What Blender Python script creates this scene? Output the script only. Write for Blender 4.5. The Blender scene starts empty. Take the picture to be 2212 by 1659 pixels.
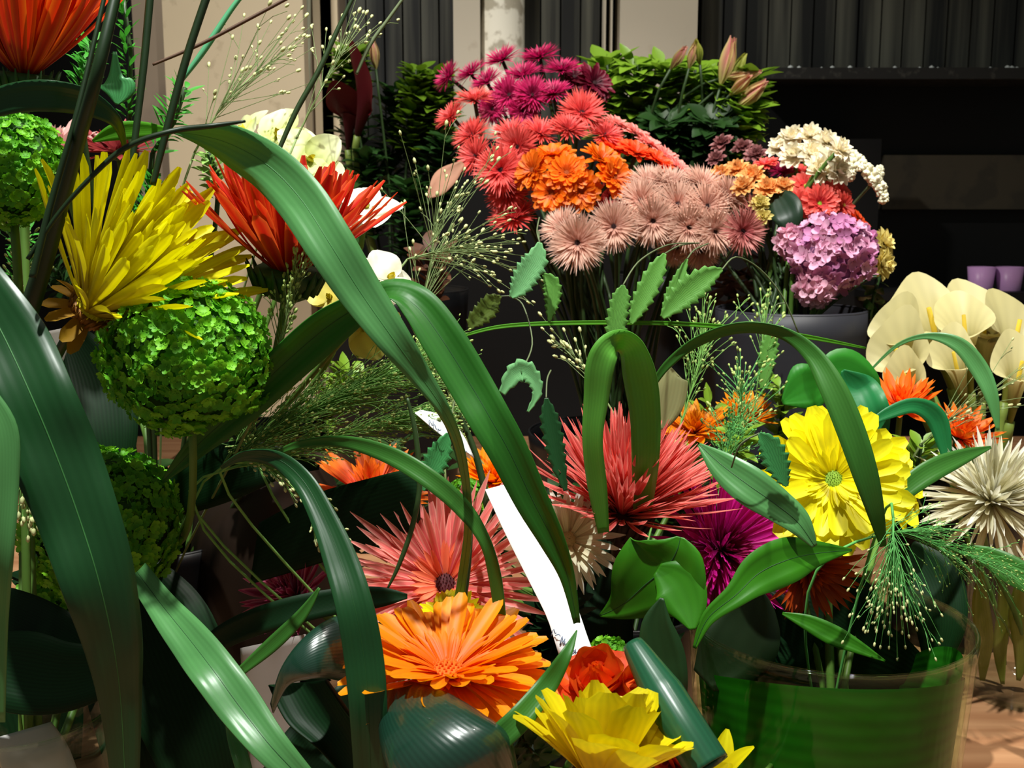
import bpy, math, random
from mathutils import Vector, Matrix
random.seed(11)
C = bpy.context.scene.collection
PI = math.pi
# ---------------------------------------------------------------- camera frame
F_PX = 2400.0
PITCH = math.radians(9.0)
CAM = Vector((0.0, 0.0, 1.16))
RIGHT = Vector((1, 0, 0))
UP = Vector((0, math.sin(PITCH), math.cos(PITCH)))
FWD = Vector((0, math.cos(PITCH), -math.sin(PITCH)))
TABLE_Z = 0.75

def P(px, py, d):
    return CAM + RIGHT*((px-1106)/F_PX*d) - UP*((py-829.5)/F_PX*d) + FWD*d
def S(px, d): return px/F_PX*d
def AX(x, y, z): return (RIGHT*x + UP*y - FWD*z).normalized()
def onz(px, py, d, z):
    p = P(px, py, d); return Vector((p.x, p.y, z))

# ---------------------------------------------------------------- materials
def lin(c):
    return tuple(((v/255/12.92) if v/255 <= .04045 else ((v/255+.055)/1.055)**2.4) for v in c) + (1,)
MATS = {}
def mat(name, col, col2=None, rough=.5, transl=.0, var=.25, nscale=60, veins=0, vein_amt=.3, spec=.4, ramp=(0, 1), edge=None, bump=0, rnd=.12, metal=0, coat=0):
    """col at the base of a petal or leaf, col2 at its tip; noise var; veins along the length; edge = colour of the margins"""
    if name in MATS: return MATS[name]
    m = bpy.data.materials.new(name); m.use_nodes = True
    nt = m.node_tree; N = nt.nodes; L = nt.links
    b = N['Principled BSDF']; out = N['Material Output']
    b.inputs['Roughness'].default_value = rough
    b.inputs['Specular IOR Level'].default_value = spec
    b.inputs['Metallic'].default_value = metal
    b.inputs['Coat Weight'].default_value = coat
    uv = N.new('ShaderNodeUVMap'); sep = N.new('ShaderNodeSeparateXYZ'); L.new(uv.outputs[0], sep.inputs[0])
    def mixc(fac, a, bb, mode='MIX'):
        x = N.new('ShaderNodeMix'); x.data_type = 'RGBA'; x.blend_type = mode
        for sock, v in ((x.inputs[0], fac), (x.inputs[6], a), (x.inputs[7], bb)):
            if hasattr(v, 'links'): L.new(v, sock)
            else: sock.default_value = v
        return x.outputs[2]
    def mth(op, a, bb=0.0):
        x = N.new('ShaderNodeMath'); x.operation = op
        for sock, v in ((x.inputs[0], a), (x.inputs[1], bb)):
            if hasattr(v, 'links'): L.new(v, sock)
            else: sock.default_value = v
        return x.outputs[0]
    cur = lin(col)
    if col2:
        r = N.new('ShaderNodeMapRange'); r.inputs[1].default_value = ramp[0]; r.inputs[2].default_value = ramp[1]
        L.new(sep.outputs[1], r.inputs[0])
        cur = mixc(r.outputs[0], lin(col), lin(col2))
    if edge:
        e = mth('POWER', mth('MULTIPLY', mth('ABSOLUTE', mth('SUBTRACT', sep.outputs[0], .5)), 2.0), 2.5)
        cur = mixc(e, cur, lin(edge))
    tc = N.new('ShaderNodeTexCoord')
    nz = N.new('ShaderNodeTexNoise'); nz.inputs['Scale'].default_value = nscale; nz.inputs['Detail'].default_value = 4
    L.new(tc.outputs['Object'], nz.inputs['Vector'])
    oi = N.new('ShaderNodeObjectInfo')
    val = mth('ADD', mth('ADD', mth('MULTIPLY', mth('SUBTRACT', nz.outputs[0], .5), var*2), 1.0), mth('MULTIPLY', mth('SUBTRACT', oi.outputs['Random'], .5), rnd*2))
    wv = None
    if veins:
        wv = mth('SINE', mth('MULTIPLY', sep.outputs[0], veins*2*PI))
        val = mth('MULTIPLY', val, mth('ADD', mth('MULTIPLY', wv, vein_amt*.5), 1.0))
    hs = N.new('ShaderNodeHueSaturation'); L.new(val, hs.inputs['Value'])
    if hasattr(cur, 'links'): L.new(cur, hs.inputs['Color'])
    else: hs.inputs['Color'].default_value = cur
    L.new(hs.outputs[0], b.inputs['Base Color'])
    if bump or veins:
        bp = N.new('ShaderNodeBump'); bp.inputs['Strength'].default_value = bump or .04; bp.inputs['Distance'].default_value = .001
        L.new(wv if wv is not None else nz.outputs[0], bp.inputs['Height'])
        L.new(bp.outputs[0], b.inputs['Normal'])
    if transl:
        t = N.new('ShaderNodeBsdfTranslucent'); L.new(hs.outputs[0], t.inputs[0])
        mx = N.new('ShaderNodeMixShader'); mx.inputs[0].default_value = transl
        L.new(b.outputs[0], mx.inputs[1]); L.new(t.outputs[0], mx.inputs[2]); L.new(mx.outputs[0], out.inputs[0])
    MATS[name] = m
    return m
def glass(name, tint=(1, 1, 1), refl=.9, rough=.03):
    if name in MATS: return MATS[name]
    m = bpy.data.materials.new(name); m.use_nodes = True
    nt = m.node_tree; N = nt.nodes; L = nt.links; N.remove(N['Principled BSDF'])
    lw = N.new('ShaderNodeLayerWeight'); lw.inputs[0].default_value = .5
    pw = N.new('ShaderNodeMath'); pw.operation = 'POWER'; pw.inputs[1].default_value = 4.0; L.new(lw.outputs['Facing'], pw.inputs[0])
    fr = N.new('ShaderNodeMath'); fr.operation = 'MULTIPLY_ADD'; fr.inputs[1].default_value = .4; fr.inputs[2].default_value = .014; L.new(pw.outputs[0], fr.inputs[0])
    tr = N.new('ShaderNodeBsdfTransparent'); tr.inputs[0].default_value = (*tint, 1)
    gl = N.new('ShaderNodeBsdfGlossy'); gl.inputs['Roughness'].default_value = rough; gl.inputs[0].default_value = (refl, refl, refl, 1)
    mx = N.new('ShaderNodeMixShader'); L.new(fr.outputs[0], mx.inputs[0]); L.new(tr.outputs[0], mx.inputs[1]); L.new(gl.outputs[0], mx.inputs[2])
    L.new(mx.outputs[0], N['Material Output'].inputs[0])
    MATS[name] = m
    return m

# ---------------------------------------------------------------- mesh builder
class MB:
    def __init__(s): s.v = []; s.f = []; s.uv = []; s.m = []
    def add(s, vs, fs, uvs=None, mi=0):
        b = len(s.v); s.v += [Vector(v) for v in vs]; s.f += [tuple(b+i for i in f) for f in fs]
        s.uv += uvs if uvs else [(0, 0)]*len(vs); s.m += [mi]*len(fs)
    def grid(s, rows, uvs=None, mi=0, close=False):
        n = len(rows); k = len(rows[0]); vs = [p for r in rows for p in r]
        fs = []
        for i in range(n-1):
            for j in range(k if close else k-1):
                j2 = (j+1) % k
                fs.append((i*k+j, i*k+j2, (i+1)*k+j2, (i+1)*k+j))
        if uvs is None: uvs = [(j/max(1, k-1), i/max(1, n-1)) for i in range(n) for j in range(k)]
        s.add(vs, fs, uvs, mi)
    def tube(s, pts, r, sides=5, mi=0, cap=True):
        pts = [Vector(p) for p in pts]; n = len(pts); rows = []
        side = None
        for i, p in enumerate(pts):
            t = (pts[min(i+1, n-1)]-pts[max(i-1, 0)])
            if t.length < 1e-9: t = Vector((0, 0, 1))
            t.normalize()
            if side is None:
                side = t.orthogonal().normalized()
            else:
                side = side - t*side.dot(t)
                side = side.normalized() if side.length > 1e-6 else t.orthogonal().normalized()
            o = t.cross(side); rr = r(i/max(1, n-1)) if callable(r) else r
            rows.append([p + (side*math.cos(a)+o*math.sin(a))*rr for a in [2*PI*k/sides for k in range(sides)]])
        b = len(s.v); s.grid(rows, mi=mi, close=True)
        if cap:
            s.f.append(tuple(b+j for j in reversed(range(sides)))); s.m.append(mi)
            s.f.append(tuple(b+(n-1)*sides+j for j in range(sides))); s.m.append(mi)
    def blob(s, c, r, ax=None, stretch=1.0, mi=0, nu=6, nv=4):
        c = Vector(c); ax = (ax or Vector((0, 0, 1))).normalized(); a = ax.orthogonal().normalized(); b = ax.cross(a)
        rows = []
        for i in range(nv+1):
            th = PI*i/nv; rr = r*max(.02, math.sin(th))
            rows.append([c + ax*(-math.cos(th)*r*stretch) + (a*math.cos(2*PI*k/nu)+b*math.sin(2*PI*k/nu))*rr for k in range(nu)])
        s.grid(rows, mi=mi, close=True)
    def box(s, lo, hi, mi=0):
        (x0, y0, z0), (x1, y1, z1) = lo, hi
        vs = [(x, y, z) for x in (x0, x1) for y in (y0, y1) for z in (z0, z1)]
        s.add(vs, [(0, 1, 3, 2), (4, 6, 7, 5), (0, 4, 5, 1), (2, 3, 7, 6), (0, 2, 6, 4), (1, 5, 7, 3)], mi=mi)
    def lathe(s, prof, c, n=48, mi=0):
        c = Vector(c)
        rows = [[c+Vector((r*math.cos(2*PI*k/n), r*math.sin(2*PI*k/n), z)) for k in range(n)] for r, z in prof]
        s.grid(rows, mi=mi, close=True)
    def mesh(s, name, mats, smooth=True, xf=None):
        me = bpy.data.meshes.new(name)
        vs = [xf @ v for v in s.v] if xf is not None else s.v
        me.from_pydata([tuple(v) for v in vs], [], s.f)
        for m in (mats if isinstance(mats, (list, tuple)) else [mats]): me.materials.append(m)
        ul = me.uv_layers.new(name='UVMap')
        li = [0]*len(me.loops); me.loops.foreach_get('vertex_index', li)
        flat = [c for i in li for c in s.uv[i]]
        ul.data.foreach_set('uv', flat)
        me.polygons.foreach_set('use_smooth', [smooth]*len(me.polygons))
        me.polygons.foreach_set('material_index', s.m)
        me.update()
        return me
    def obj(s, name, mats, parent=None, smooth=True):
        """world-space builder -> object; under a parent the vertices go to the parent's frame"""
        xf = parent.matrix_basis.inverted() if parent is not None else None
        o = bpy.data.objects.new(name, s.mesh(name, mats, smooth, xf)); C.objects.link(o)
        if parent is not None: o.parent = parent
        return o
    def thing(s, name, mats, smooth=True):
        """a thing that is itself a mesh, its origin at its lowest point"""
        lo = min(s.v, key=lambda v: v.z).copy()
        o = bpy.data.objects.new(name, s.mesh(name, mats, smooth, Matrix.Translation(-lo))); o.location = lo; o.matrix_basis = Matrix.Translation(lo)
        C.objects.link(o)
        return o

LABELS = {}
def tag(o, label, cat, group=None, kind=None):
    o['label'] = label; o['category'] = cat
    if group: o['group'] = group
    if kind: o['kind'] = kind
    return o
def struct(o): o['kind'] = 'structure'; return o
def empty(name, loc, zdir=None):
    o = bpy.data.objects.new(name, None); o.empty_display_size = .01
    M = Matrix.Translation(loc)
    if zdir is not None: M = M @ Vector((0, 0, 1)).rotation_difference(zdir).to_matrix().to_4x4()
    o.matrix_basis = M; C.objects.link(o)
    return o
def child(name, me, parent, M=None):
    o = bpy.data.objects.new(name, me); C.objects.link(o); o.parent = parent
    if M is not None: o.matrix_basis = M
    return o
def cr(pts, n):
    """Catmull-Rom through tuples of any width"""
    k = len(pts); out = []
    for i in range(n+1):
        t = i/n*(k-1); a = min(int(t), k-2); u = t-a
        p0, p1, p2, p3 = pts[max(a-1, 0)], pts[a], pts[a+1], pts[min(a+2, k-1)]
        out.append(tuple(.5*((2*q1)+(-q0+q2)*u+(2*q0-5*q1+4*q2-q3)*u*u+(-q0+3*q1-3*q2+q3)*u**3) for q0, q1, q2, q3 in zip(p0, p1, p2, p3)))
    return out
def bez(a, b, c, d, n=12):
    return [a*(1-t)**3+b*3*t*(1-t)**2+c*3*t*t*(1-t)+d*t**3 for t in [i/n for i in range(n+1)]]

# ---------------------------------------------------------------- leaves and blades
def ribbon(mb, pts, keel=.12, n=40, wav=0, cross=(-1, -.55, 0, .55, 1), serr=0):
    """pts: (px, py, depth, width px, roll deg); a leaf surface along a space curve. returns the mid line"""
    pts = [tuple(p)+(0,)*(5-len(p)) for p in pts]
    sm = cr(pts, n); c = [P(*q[:3]) for q in sm]; rows = []; mid = []
    for i, q in enumerate(sm):
        t = (c[min(i+1, n)]-c[max(i-1, 0)]).normalized()
        v = (c[i]-CAM).normalized()
        sd = t.cross(v)
        sd = sd.normalized() if sd.length > 1e-4 else RIGHT
        r = math.radians(q[4]); sd = Matrix.Rotation(r, 3, t) @ sd; nm = t.cross(sd).normalized()
        if nm.dot(v) > 0: nm = -nm
        hw = S(max(q[3], .6), q[2])/2/max(.35, abs(math.cos(r)))
        if serr: hw *= 1-serr*((i*serr_n/n) % 1.0)
        wv = math.sin(i*.55)*wav*hw
        rows.append([c[i]+sd*(u*hw)+nm*(keel*hw*2*(abs(u)**1.4)+wv*u) for u in cross]); mid.append(c[i]-nm*.0)
    mb.grid(rows)
    return mid
serr_n = 9
def blade(name, label, cat, pts, m, group=None, keel=.12, n=40, midrib=None, wav=0, thick=.0006, serr=0):
    mb = MB(); mid = ribbon(mb, pts, keel, n, wav, serr=serr)
    o = mb.thing(name, m)
    if thick:
        s = o.modifiers.new('thickness', 'SOLIDIFY'); s.thickness = thick; s.offset = 0
    tag(o, label, cat, group)
    if midrib:
        r = MB(); k = len(mid)
        w = [S(max(4, q[3]), q[2]) for q in cr([tuple(p)+(0,)*(5-len(p)) for p in pts], n)]
        off = [(CAM-p).normalized()*.0004 for p in mid]
        r.tube([p+q for p, q in zip(mid, off)], lambda t: max(.0002, .009*w[min(k-1, int(t*(k-1)))]), 5)
        r.obj('midrib', midrib, o)
    return o
def loft(name, label, cat, A, B, bulge, m, group=None, n=24, k=14, wrap=1.0, thick=.0008, parent=None):
    """leaf surface between two edge curves, arched towards the viewer; wrap > 1 carries it on round the back"""
    a = [P(*q) for q in cr(A, n)]; b = [P(*q) for q in cr(B, n)]; rows = []
    for p, q in zip(a, b):
        mid = (p+q)/2; ch = (q-p); v = (CAM-mid).normalized(); nm = (v-ch.normalized()*v.dot(ch.normalized())).normalized()
        row = []
        for j in range(k+1):
            th = (j/k-.5)*PI*wrap
            row.append(mid + ch*.5*math.sin(th)/math.sin(min(PI/2, PI/2*wrap)) + nm*(bulge*ch.length*math.cos(th)))
        rows.append(row)
    mb = MB(); mb.grid(rows)
    o = mb.obj(name, m, parent) if parent is not None else mb.thing(name, m)
    if thick:
        s = o.modifiers.new('thickness', 'SOLIDIFY'); s.thickness = thick; s.offset = 0
    if parent is None: tag(o, label, cat, group)
    return o

# ---------------------------------------------------------------- petals and flowers
def prof(kind, s):
    if kind == 'spider': return (.45+.55*min(1, s*2))*(1 if s < .72 else max(.06, 1-((s-.72)/.28)**1.4))
    if kind == 'strap': return (.4+.6*min(1, s*1.8))*(1 if s < .84 else max(.3, math.sqrt(max(0, 1-((s-.84)/.17)**2))))
    if kind == 'gerbera': return (.3+.7*math.sin(min(1, s*1.35)*PI/2))*(1 if s < .86 else max(.42, 1-.58*((s-.86)/.14)**2))
    if kind == 'round': return max(.12, math.sin(PI*min(.985, .06+.94*s**.8))**.6)
    if kind == 'bud': return max(.08, math.sin(PI*min(.99, .04+.96*s**1.05)))
    return 1
def petal(L, W, kind, curl=0, cup=.15, n=8, k=4, wav=0, quill=0):
    rows = []; x = z = 0; ang = 0; ds = L/n
    for i in range(n+1):
        s = i/n; w = W/2*prof(kind, s)
        nx, nz = -math.sin(ang), math.cos(ang)
        row = []
        for j in range(k+1):
            u = j/k*2-1
            h = cup*2*w*(u*u) + wav*w*math.sin(7*s+3*u)
            row.append(Vector((x+nx*h, u*w*(1-quill*.4), z+nz*h)))
        rows.append(row)
        ang += math.radians(curl)/n
        x += math.cos(ang)*ds; z += math.sin(ang)*ds
    return rows
def petal_mats(layer, rnd, i):
    n = layer['n']; az = 2*PI*(i+rnd.uniform(-.35, .35)*layer.get('jit', 1))/n + layer.get('off', 0)
    op = layer['open']; op = rnd.uniform(*op) if isinstance(op, tuple) else op
    sc = rnd.uniform(*layer.get('sc', (.9, 1.06)))
    M = Matrix.Rotation(az, 4, 'Z') @ Matrix.Translation((layer.get('r0', 0), 0, layer.get('z0', 0)+rnd.uniform(-1, 1)*layer.get('zj', 0))) @ Matrix.Rotation(-math.radians(90-op), 4, 'Y') @ Matrix.Rotation(rnd.uniform(-.25, .25)+layer.get('tw', 0)*rnd.uniform(-1, 1), 4, 'X')
    return M @ Matrix.Diagonal((sc, rnd.uniform(.85, 1.15), 1, 1))
def layer_mesh(layer, rnd, xf=None):
    mb = MB()
    for i in range(layer['n']):
        if 'az' in layer:
            a = (i/layer['n']) % 1
            if not (layer['az'][0] <= a <= layer['az'][1]): continue
        c = layer.get('curl', 0); c = rnd.uniform(*c) if isinstance(c, tuple) else c
        rows = petal(layer['L'], layer['W'], layer['kind'], c, layer.get('cup', .15), layer.get('seg', 7), layer.get('k', 4), layer.get('wav', 0))
        M = petal_mats(layer, rnd, i)
        mb.grid([[M @ p for p in r] for r in rows])
    return mb
def stem_to(base, axis, anchor, rnd, reach=.35):
    d = (base-anchor).length
    end = anchor
    return bez(base, base-axis*d*reach, end+Vector((0, 0, d*.35)), end, 14)
ANCH = {}
def spread(anchor, rmax=.045):
    """each stem gets its own spot in the bucket"""
    k = tuple(round(c, 2) for c in anchor); i = ANCH[k] = ANCH.get(k, -1)+1
    a = i*2.39996; q = rmax*min(1, math.sqrt((i+.3)/18)); return anchor+Vector((q*math.cos(a), q*math.sin(a), 0))
def add_stem(root, base, axis, anchor, m, r=.0028, rnd=random):
    anchor = spread(anchor)
    mb = MB(); mb.tube(stem_to(base, axis, anchor, rnd), r, 6)
    return mb.obj('stem', m, root)
def calyx(root, r, h, m):
    mb = MB(); mb.lathe([(r*.25, -h), (r*.6, -h*.8), (r*.95, -h*.3), (r, 0), (r*.9, h*.15), (.0004, h*.2)], (0, 0, 0), 16)
    for i in range(18):
        a = 2*PI*i/18; ca, sa = math.cos(a), math.sin(a)
        mb.tube([(ca*r*.8, sa*r*.8, -h*.6), (ca*r*1.05, sa*r*1.05, -h*.05), (ca*r*1.2, sa*r*1.2, h*.35)], lambda t: r*.14*(1-t*.85), 4)
    return child('calyx', mb.mesh('calyx', m), root)
def disc(root, r, h, m, n=60, ln=.25, rnd=random, z0=0):
    mb = MB(); mb.lathe([(r, z0), (r*.8, z0+h*.6), (r*.4, z0+h), (.0003, z0+h)], (0, 0, 0), 14)
    for i in range(n):
        t = math.sqrt((i+.5)/n); a = i*2.39996; x, y = r*t*math.cos(a), r*t*math.sin(a)
        z = z0+h*(1-t*t); l = r*ln*rnd.uniform(.7, 1.3)
        mb.tube([(x, y, z-l*.2), (x*1.05, y*1.05, z+l)], lambda q: r*.07*(1-q*.7), 4)
    return child('disc', mb.mesh('disc', m), root)
def flower(name, label, cat, at, axis, layers, group=None, disc_p=None, calyx_p=None, anchor=None, stem_m=None, stem_r=.0028, seed=1):
    """layers: dicts with mats; 'each': every petal its own part"""
    rnd = random.Random(seed)
    base = P(*at); axis = AX(*axis); root = empty(name, base, axis); tag(root, label, cat, group)
    for ly in layers:
        if ly.get('each'):
            vs = []
            for q in range(4):
                c = ly.get('curl', 0); c = rnd.uniform(*c) if isinstance(c, tuple) else c
                mb = MB(); mb.grid(petal(ly['L'], ly['W'], ly['kind'], c, ly.get('cup', .15), ly.get('seg', 8), ly.get('k', 4), ly.get('wav', 0)*rnd.uniform(.5, 1.3)))
                vs.append(mb.mesh('petal', ly['m']))
            for i in range(ly['n']):
                child('petal', vs[i % 4], root, petal_mats(ly, rnd, i))
        else:
            child(ly.get('name', 'petals'), layer_mesh(ly, rnd).mesh('petals', ly['m']), root)
    if disc_p: disc(root, rnd=rnd, **disc_p)
    if calyx_p: calyx(root, **calyx_p)
    if anchor is not None: add_stem(root, base, axis, anchor, stem_m, stem_r, rnd)
    return root
# ================================================================ THE SETTING
def W(px, py, Y):
    d0 = (P(px, py, 1.0)-CAM); return CAM + d0*((Y-CAM.y)/d0.y)
def wallbox(name, x0, x1, y0, y1, Y, depth, m, parent=None):
    a = W(x0, y1, Y); b = W(x1, y0, Y); mb = MB(); mb.box((a.x, Y, a.z), (b.x, Y+depth, b.z))
    o = mb.obj(name, m, parent, smooth=False)
    if parent is None: struct(o)
    return o
def plaster(name, col, blotch, spots, scale=14, thr=.52):
    m = mat(name, col, rough=.7, var=.05, nscale=5, rnd=0)
    nt = m.node_tree; N = nt.nodes; L = nt.links; b = N['Principled BSDF']
    src = b.inputs['Base Color'].links[0].from_socket
    tc = N.new('ShaderNodeTexCoord'); nz = N.new('ShaderNodeTexNoise'); nz.inputs['Scale'].default_value = scale; nz.inputs['Detail'].default_value = 6
    L.new(tc.outputs['Object'], nz.inputs['Vector'])
    r = N.new('ShaderNodeMapRange'); r.inputs[1].default_value = thr; r.inputs[2].default_value = thr+.08; L.new(nz.outputs[0], r.inputs[0])
    q = N.new('ShaderNodeMath'); q.operation = 'MULTIPLY'; q.inputs[1].default_value = blotch; L.new(r.outputs[0], q.inputs[0])
    x = N.new('ShaderNodeMix'); x.data_type = 'RGBA'; L.new(q.outputs[0], x.inputs[0]); L.new(src, x.inputs[6]); x.inputs[7].default_value = lin(spots); L.new(x.outputs[2], b.inputs['Base Color'])
    return m
def boards_mat():
    m = bpy.data.materials.new('weathered_boards'); m.use_nodes = True; nt = m.node_tree; N = nt.nodes; L = nt.links; b = N['Principled BSDF']
    tc = N.new('ShaderNodeTexCoord'); mp = N.new('ShaderNodeMapping'); mp.inputs['Scale'].default_value = (38, 38, 1.2); L.new(tc.outputs['Object'], mp.inputs[0])
    nz = N.new('ShaderNodeTexNoise'); nz.inputs['Scale'].default_value = 1; nz.inputs['Detail'].default_value = 5; L.new(mp.outputs[0], nz.inputs['Vector'])
    r = N.new('ShaderNodeValToRGB'); e = r.color_ramp.elements
    e[0].position = .42; e[0].color = lin((9, 11, 12)); e[1].position = .74; e[1].color = lin((92, 92, 82)); L.new(nz.outputs[0], r.inputs[0])
    L.new(r.outputs[0], b.inputs['Base Color']); b.inputs['Roughness'].default_value = .6
    return m
def wood_mat():
    m = bpy.data.materials.new('tan_table_wood'); m.use_nodes = True; nt = m.node_tree; N = nt.nodes; L = nt.links; b = N['Principled BSDF']
    tc = N.new('ShaderNodeTexCoord'); mp = N.new('ShaderNodeMapping'); mp.inputs['Scale'].default_value = (2, 22, 10); L.new(tc.outputs['Object'], mp.inputs[0])
    nz = N.new('ShaderNodeTexNoise'); nz.inputs['Scale'].default_value = 2; nz.inputs['Detail'].default_value = 6; L.new(mp.outputs[0], nz.inputs['Vector'])
    r = N.new('ShaderNodeValToRGB'); e = r.color_ramp.elements
    e[0].position = .3; e[0].color = lin((150, 100, 66)); e[1].position = .75; e[1].color = lin((196, 148, 108)); L.new(nz.outputs[0], r.inputs[0])
    L.new(r.outputs[0], b.inputs['Base Color']); b.inputs['Roughness'].default_value = .45
    return m
M_black = mat('black_paint', (16, 16, 17), rough=.6, var=.2, nscale=4, spec=.2)
M_boards = boards_mat()
M_cream = plaster('cream_paint', (196, 180, 152), .35, (140, 124, 98), 40, .62)
M_taupe = plaster('taupe_paint', (132, 118, 102), .3, (96, 84, 74), 8)
M_peel = plaster('peeling_paint', (235, 228, 212), .75, (150, 138, 116), 26, .5)
M_white = plaster('off_white_paint', (212, 202, 184), .4, (176, 160, 140), 22, .63)
M_concrete = plaster('grey_floor', (70, 68, 66), .5, (50, 48, 46))
mb = MB(); mb.box((-2.2, -.8, -.05), (2.4, 2.3, 0)); struct(mb.obj('floor', M_concrete, smooth=False))
mb = MB(); mb.box((-2.2, 2.12, 0), (2.4, 2.3, 3.0)); wall = struct(mb.obj('wall_back', M_black, smooth=False))
def boards(x0, x1, y0, y1, Y, n):
    a = W(x0, y1, Y); b = W(x1, y0, Y); mb = MB(); r = random.Random(int(x0)); w = (b.x-a.x)/n
    for i in range(n):
        mb.box((a.x+i*w+.0015, Y+r.uniform(0, .008), a.z), (a.x+(i+1)*w-.0015, Y+.02, b.z))
    return mb.obj('boards', M_boards, wall, smooth=False)
boards(727, 986, -160, 700, 2.09, 7); boards(1124, 1300, -160, 700, 2.09, 4); boards(1512, 2260, -160, 160, 2.09, 15)
wallbox('trim_1', 392, 646, -260, 900, 1.74, .08, M_cream)
wallbox('trim_2', 330, 392, -260, 900, 1.76, .06, M_taupe)
mb = MB(); a = W(648, 900, 1.78); b = W(648, -260, 1.78); mb.tube([(a.x, 1.785, a.z), (b.x, 1.785, b.z)], .016, 14); struct(mb.obj('trim_3', mat('grey_green_edge_shade', (150, 150, 128), rough=.6, var=.1, nscale=20)))  # rounded panel edge, its shadow put into the grey-green colour
t4 = wallbox('trim_4', 676, 726, -260, 900, 1.80, .07, M_taupe)
wallbox('bead', 699, 708, -260, 900, 1.794, .01, M_cream, t4); wallbox('bead', 714, 722, -260, 900, 1.794, .01, M_cream, t4)
wallbox('trim_5', 986, 1036, -160, 900, 2.04, .08, M_white)
mb = MB(); a = W(1085, 900, 2.06); b = W(1085, -160, 2.06); mb.tube([(a.x, 2.075, a.z), (b.x, 2.075, b.z)], .04, 24); struct(mb.obj('trim_6', M_peel))
t7 = wallbox('trim_7', 1322, 1512, -160, 900, 2.05, .08, M_white)
wallbox('bead', 1298, 1308, -160, 900, 2.05, .05, M_white, t7); wallbox('bead', 1309, 1326, -160, 900, 2.035, .05, M_white, t7)
wallbox('dark_backing', 727, 1905, 300, 1250, 1.99, .03, M_black)  # black panel added so the space behind the shrubs stays dark
# sill, panel and shelf of the dark shopfront
M_sill = plaster('dusty_black_sill', (30, 30, 30), .6, (66, 66, 62), 60, .56)
a = W(1640, 176, 2.04); b = W(2330, 152, 2.04)
mb = MB(); mb.box((a.x, 2.0, a.z), (b.x, 2.12, b.z)); struct(mb.obj('trim_8', M_sill, smooth=False))
M_speck = mat('sill_speck', (200, 205, 205), rough=.7, var=.2)
t9 = wallbox('trim_9', 1905, 2330, 335, 452, 2.10, .04, plaster('dim_brown_panel', (58, 52, 40), .5, (34, 32, 27), 18, .5))
wallbox('trim_10', 1880, 2330, 632, 650, 1.9, .22, M_black)
fl = MB(); r = random.Random(5)
for i in range(16):
    q = W(r.uniform(1690, 2200), r.uniform(138, 152), 2.04); fl.blob((q.x, 2.03, b.z+.002), r.uniform(.0025, .006), nu=5, nv=3)
sill = [o for o in C.objects if o.name == 'trim_8'][0]
fl.obj('pale_specks', M_speck, sill)  # small pale specks scattered along the sill
M_lilac = mat('lilac_glass', (214, 166, 222), rough=.35, transl=.3, var=.08)
for k, (px, lab) in enumerate(((2117, 'small lilac tealight cup on the dark shelf, nearer the pink hydrangea'), (2178, 'small lilac tealight cup on the dark shelf, nearer the edge of the picture'))):
    c = W(px, 634, 1.95); h = .046; rt = .0235
    mb = MB(); mb.lathe([(.0005, .001), (rt*.78, 0), (rt*.8, .002), (rt, h), (rt*.93, h), (rt*.74, .004), (.0005, .004)], (c.x, 1.95, c.z+.0005), 28)
    o = mb.thing('tealight_cup', M_lilac); tag(o, lab, 'candle holder', 'lilac tealight cups')
    q = MB(); q.lathe([(.0005, .022), (rt*.8, .022), (rt*.8, .006), (.0005, .006)], (c.x, 1.95, c.z), 20); q.obj('candle', mat('wax', (225, 215, 220)), o)

# ---------------------------------------------------------------- table
M_wood = wood_mat()
tb = empty('table', (0.1, 1.05, 0)); tag(tb, 'tan wooden display table carrying all the vases and flower buckets', 'table')
mb = MB(); mb.box((-1.0, .22, .715), (1.25, 1.98, TABLE_Z)); mb.obj('tabletop', M_wood, tb, smooth=False)
for x in (-.93, 1.18):
    for y in (.29, 1.9):
        mb = MB(); mb.box((x-.03, y-.03, 0), (x+.03, y+.03, .715)); mb.obj('leg', M_wood, tb, smooth=False)

# ---------------------------------------------------------------- vases and buckets
def vessel(name, label, cat, c, r0, r1, h, m, th=.003, group=None, rimr=.0016, bulge=0):
    """open vessel: base radius r0, rim radius r1"""
    pr = []
    n = 14
    for i in range(n+1):
        t = i/n; pr.append((r0+(r1-r0)*t+bulge*math.sin(PI*t), h*t))
    inn = [(max(.001, r-th), max(z, .006)) for r, z in reversed(pr)]
    mb = MB(); mb.lathe([(.0005, 0)]+pr+inn+[(.0005, .006)], c, 56)
    o = mb.thing(name, m); tag(o, label, cat, group)
    q = MB(); rp = [(r1-th/2+rimr*math.cos(a), h+rimr*math.sin(a)) for a in [2*PI*k/8 for k in range(9)]]
    q.lathe(rp, c, 56); q.obj('rim', m, o)
    return o
def base_at(px, d, py=1000): p = P(px, py, d); return Vector((p.x, p.y, TABLE_Z+.0005))
G_green = glass('green_tinted_glass', (.90, .97, .86), .9, .04)
G_clear = glass('clear_glass', (.94, .97, .95), .95, .03)
cG = onz(1792, 1350, .72, TABLE_Z+.0005); hG = .146
vessel('glass_vase', 'wide green glass vase lined with dark leaves under the bright yellow gerbera', 'vase', cG, .080, .0905, hG, G_green)
AG = cG+Vector((0, 0, .03))
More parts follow.
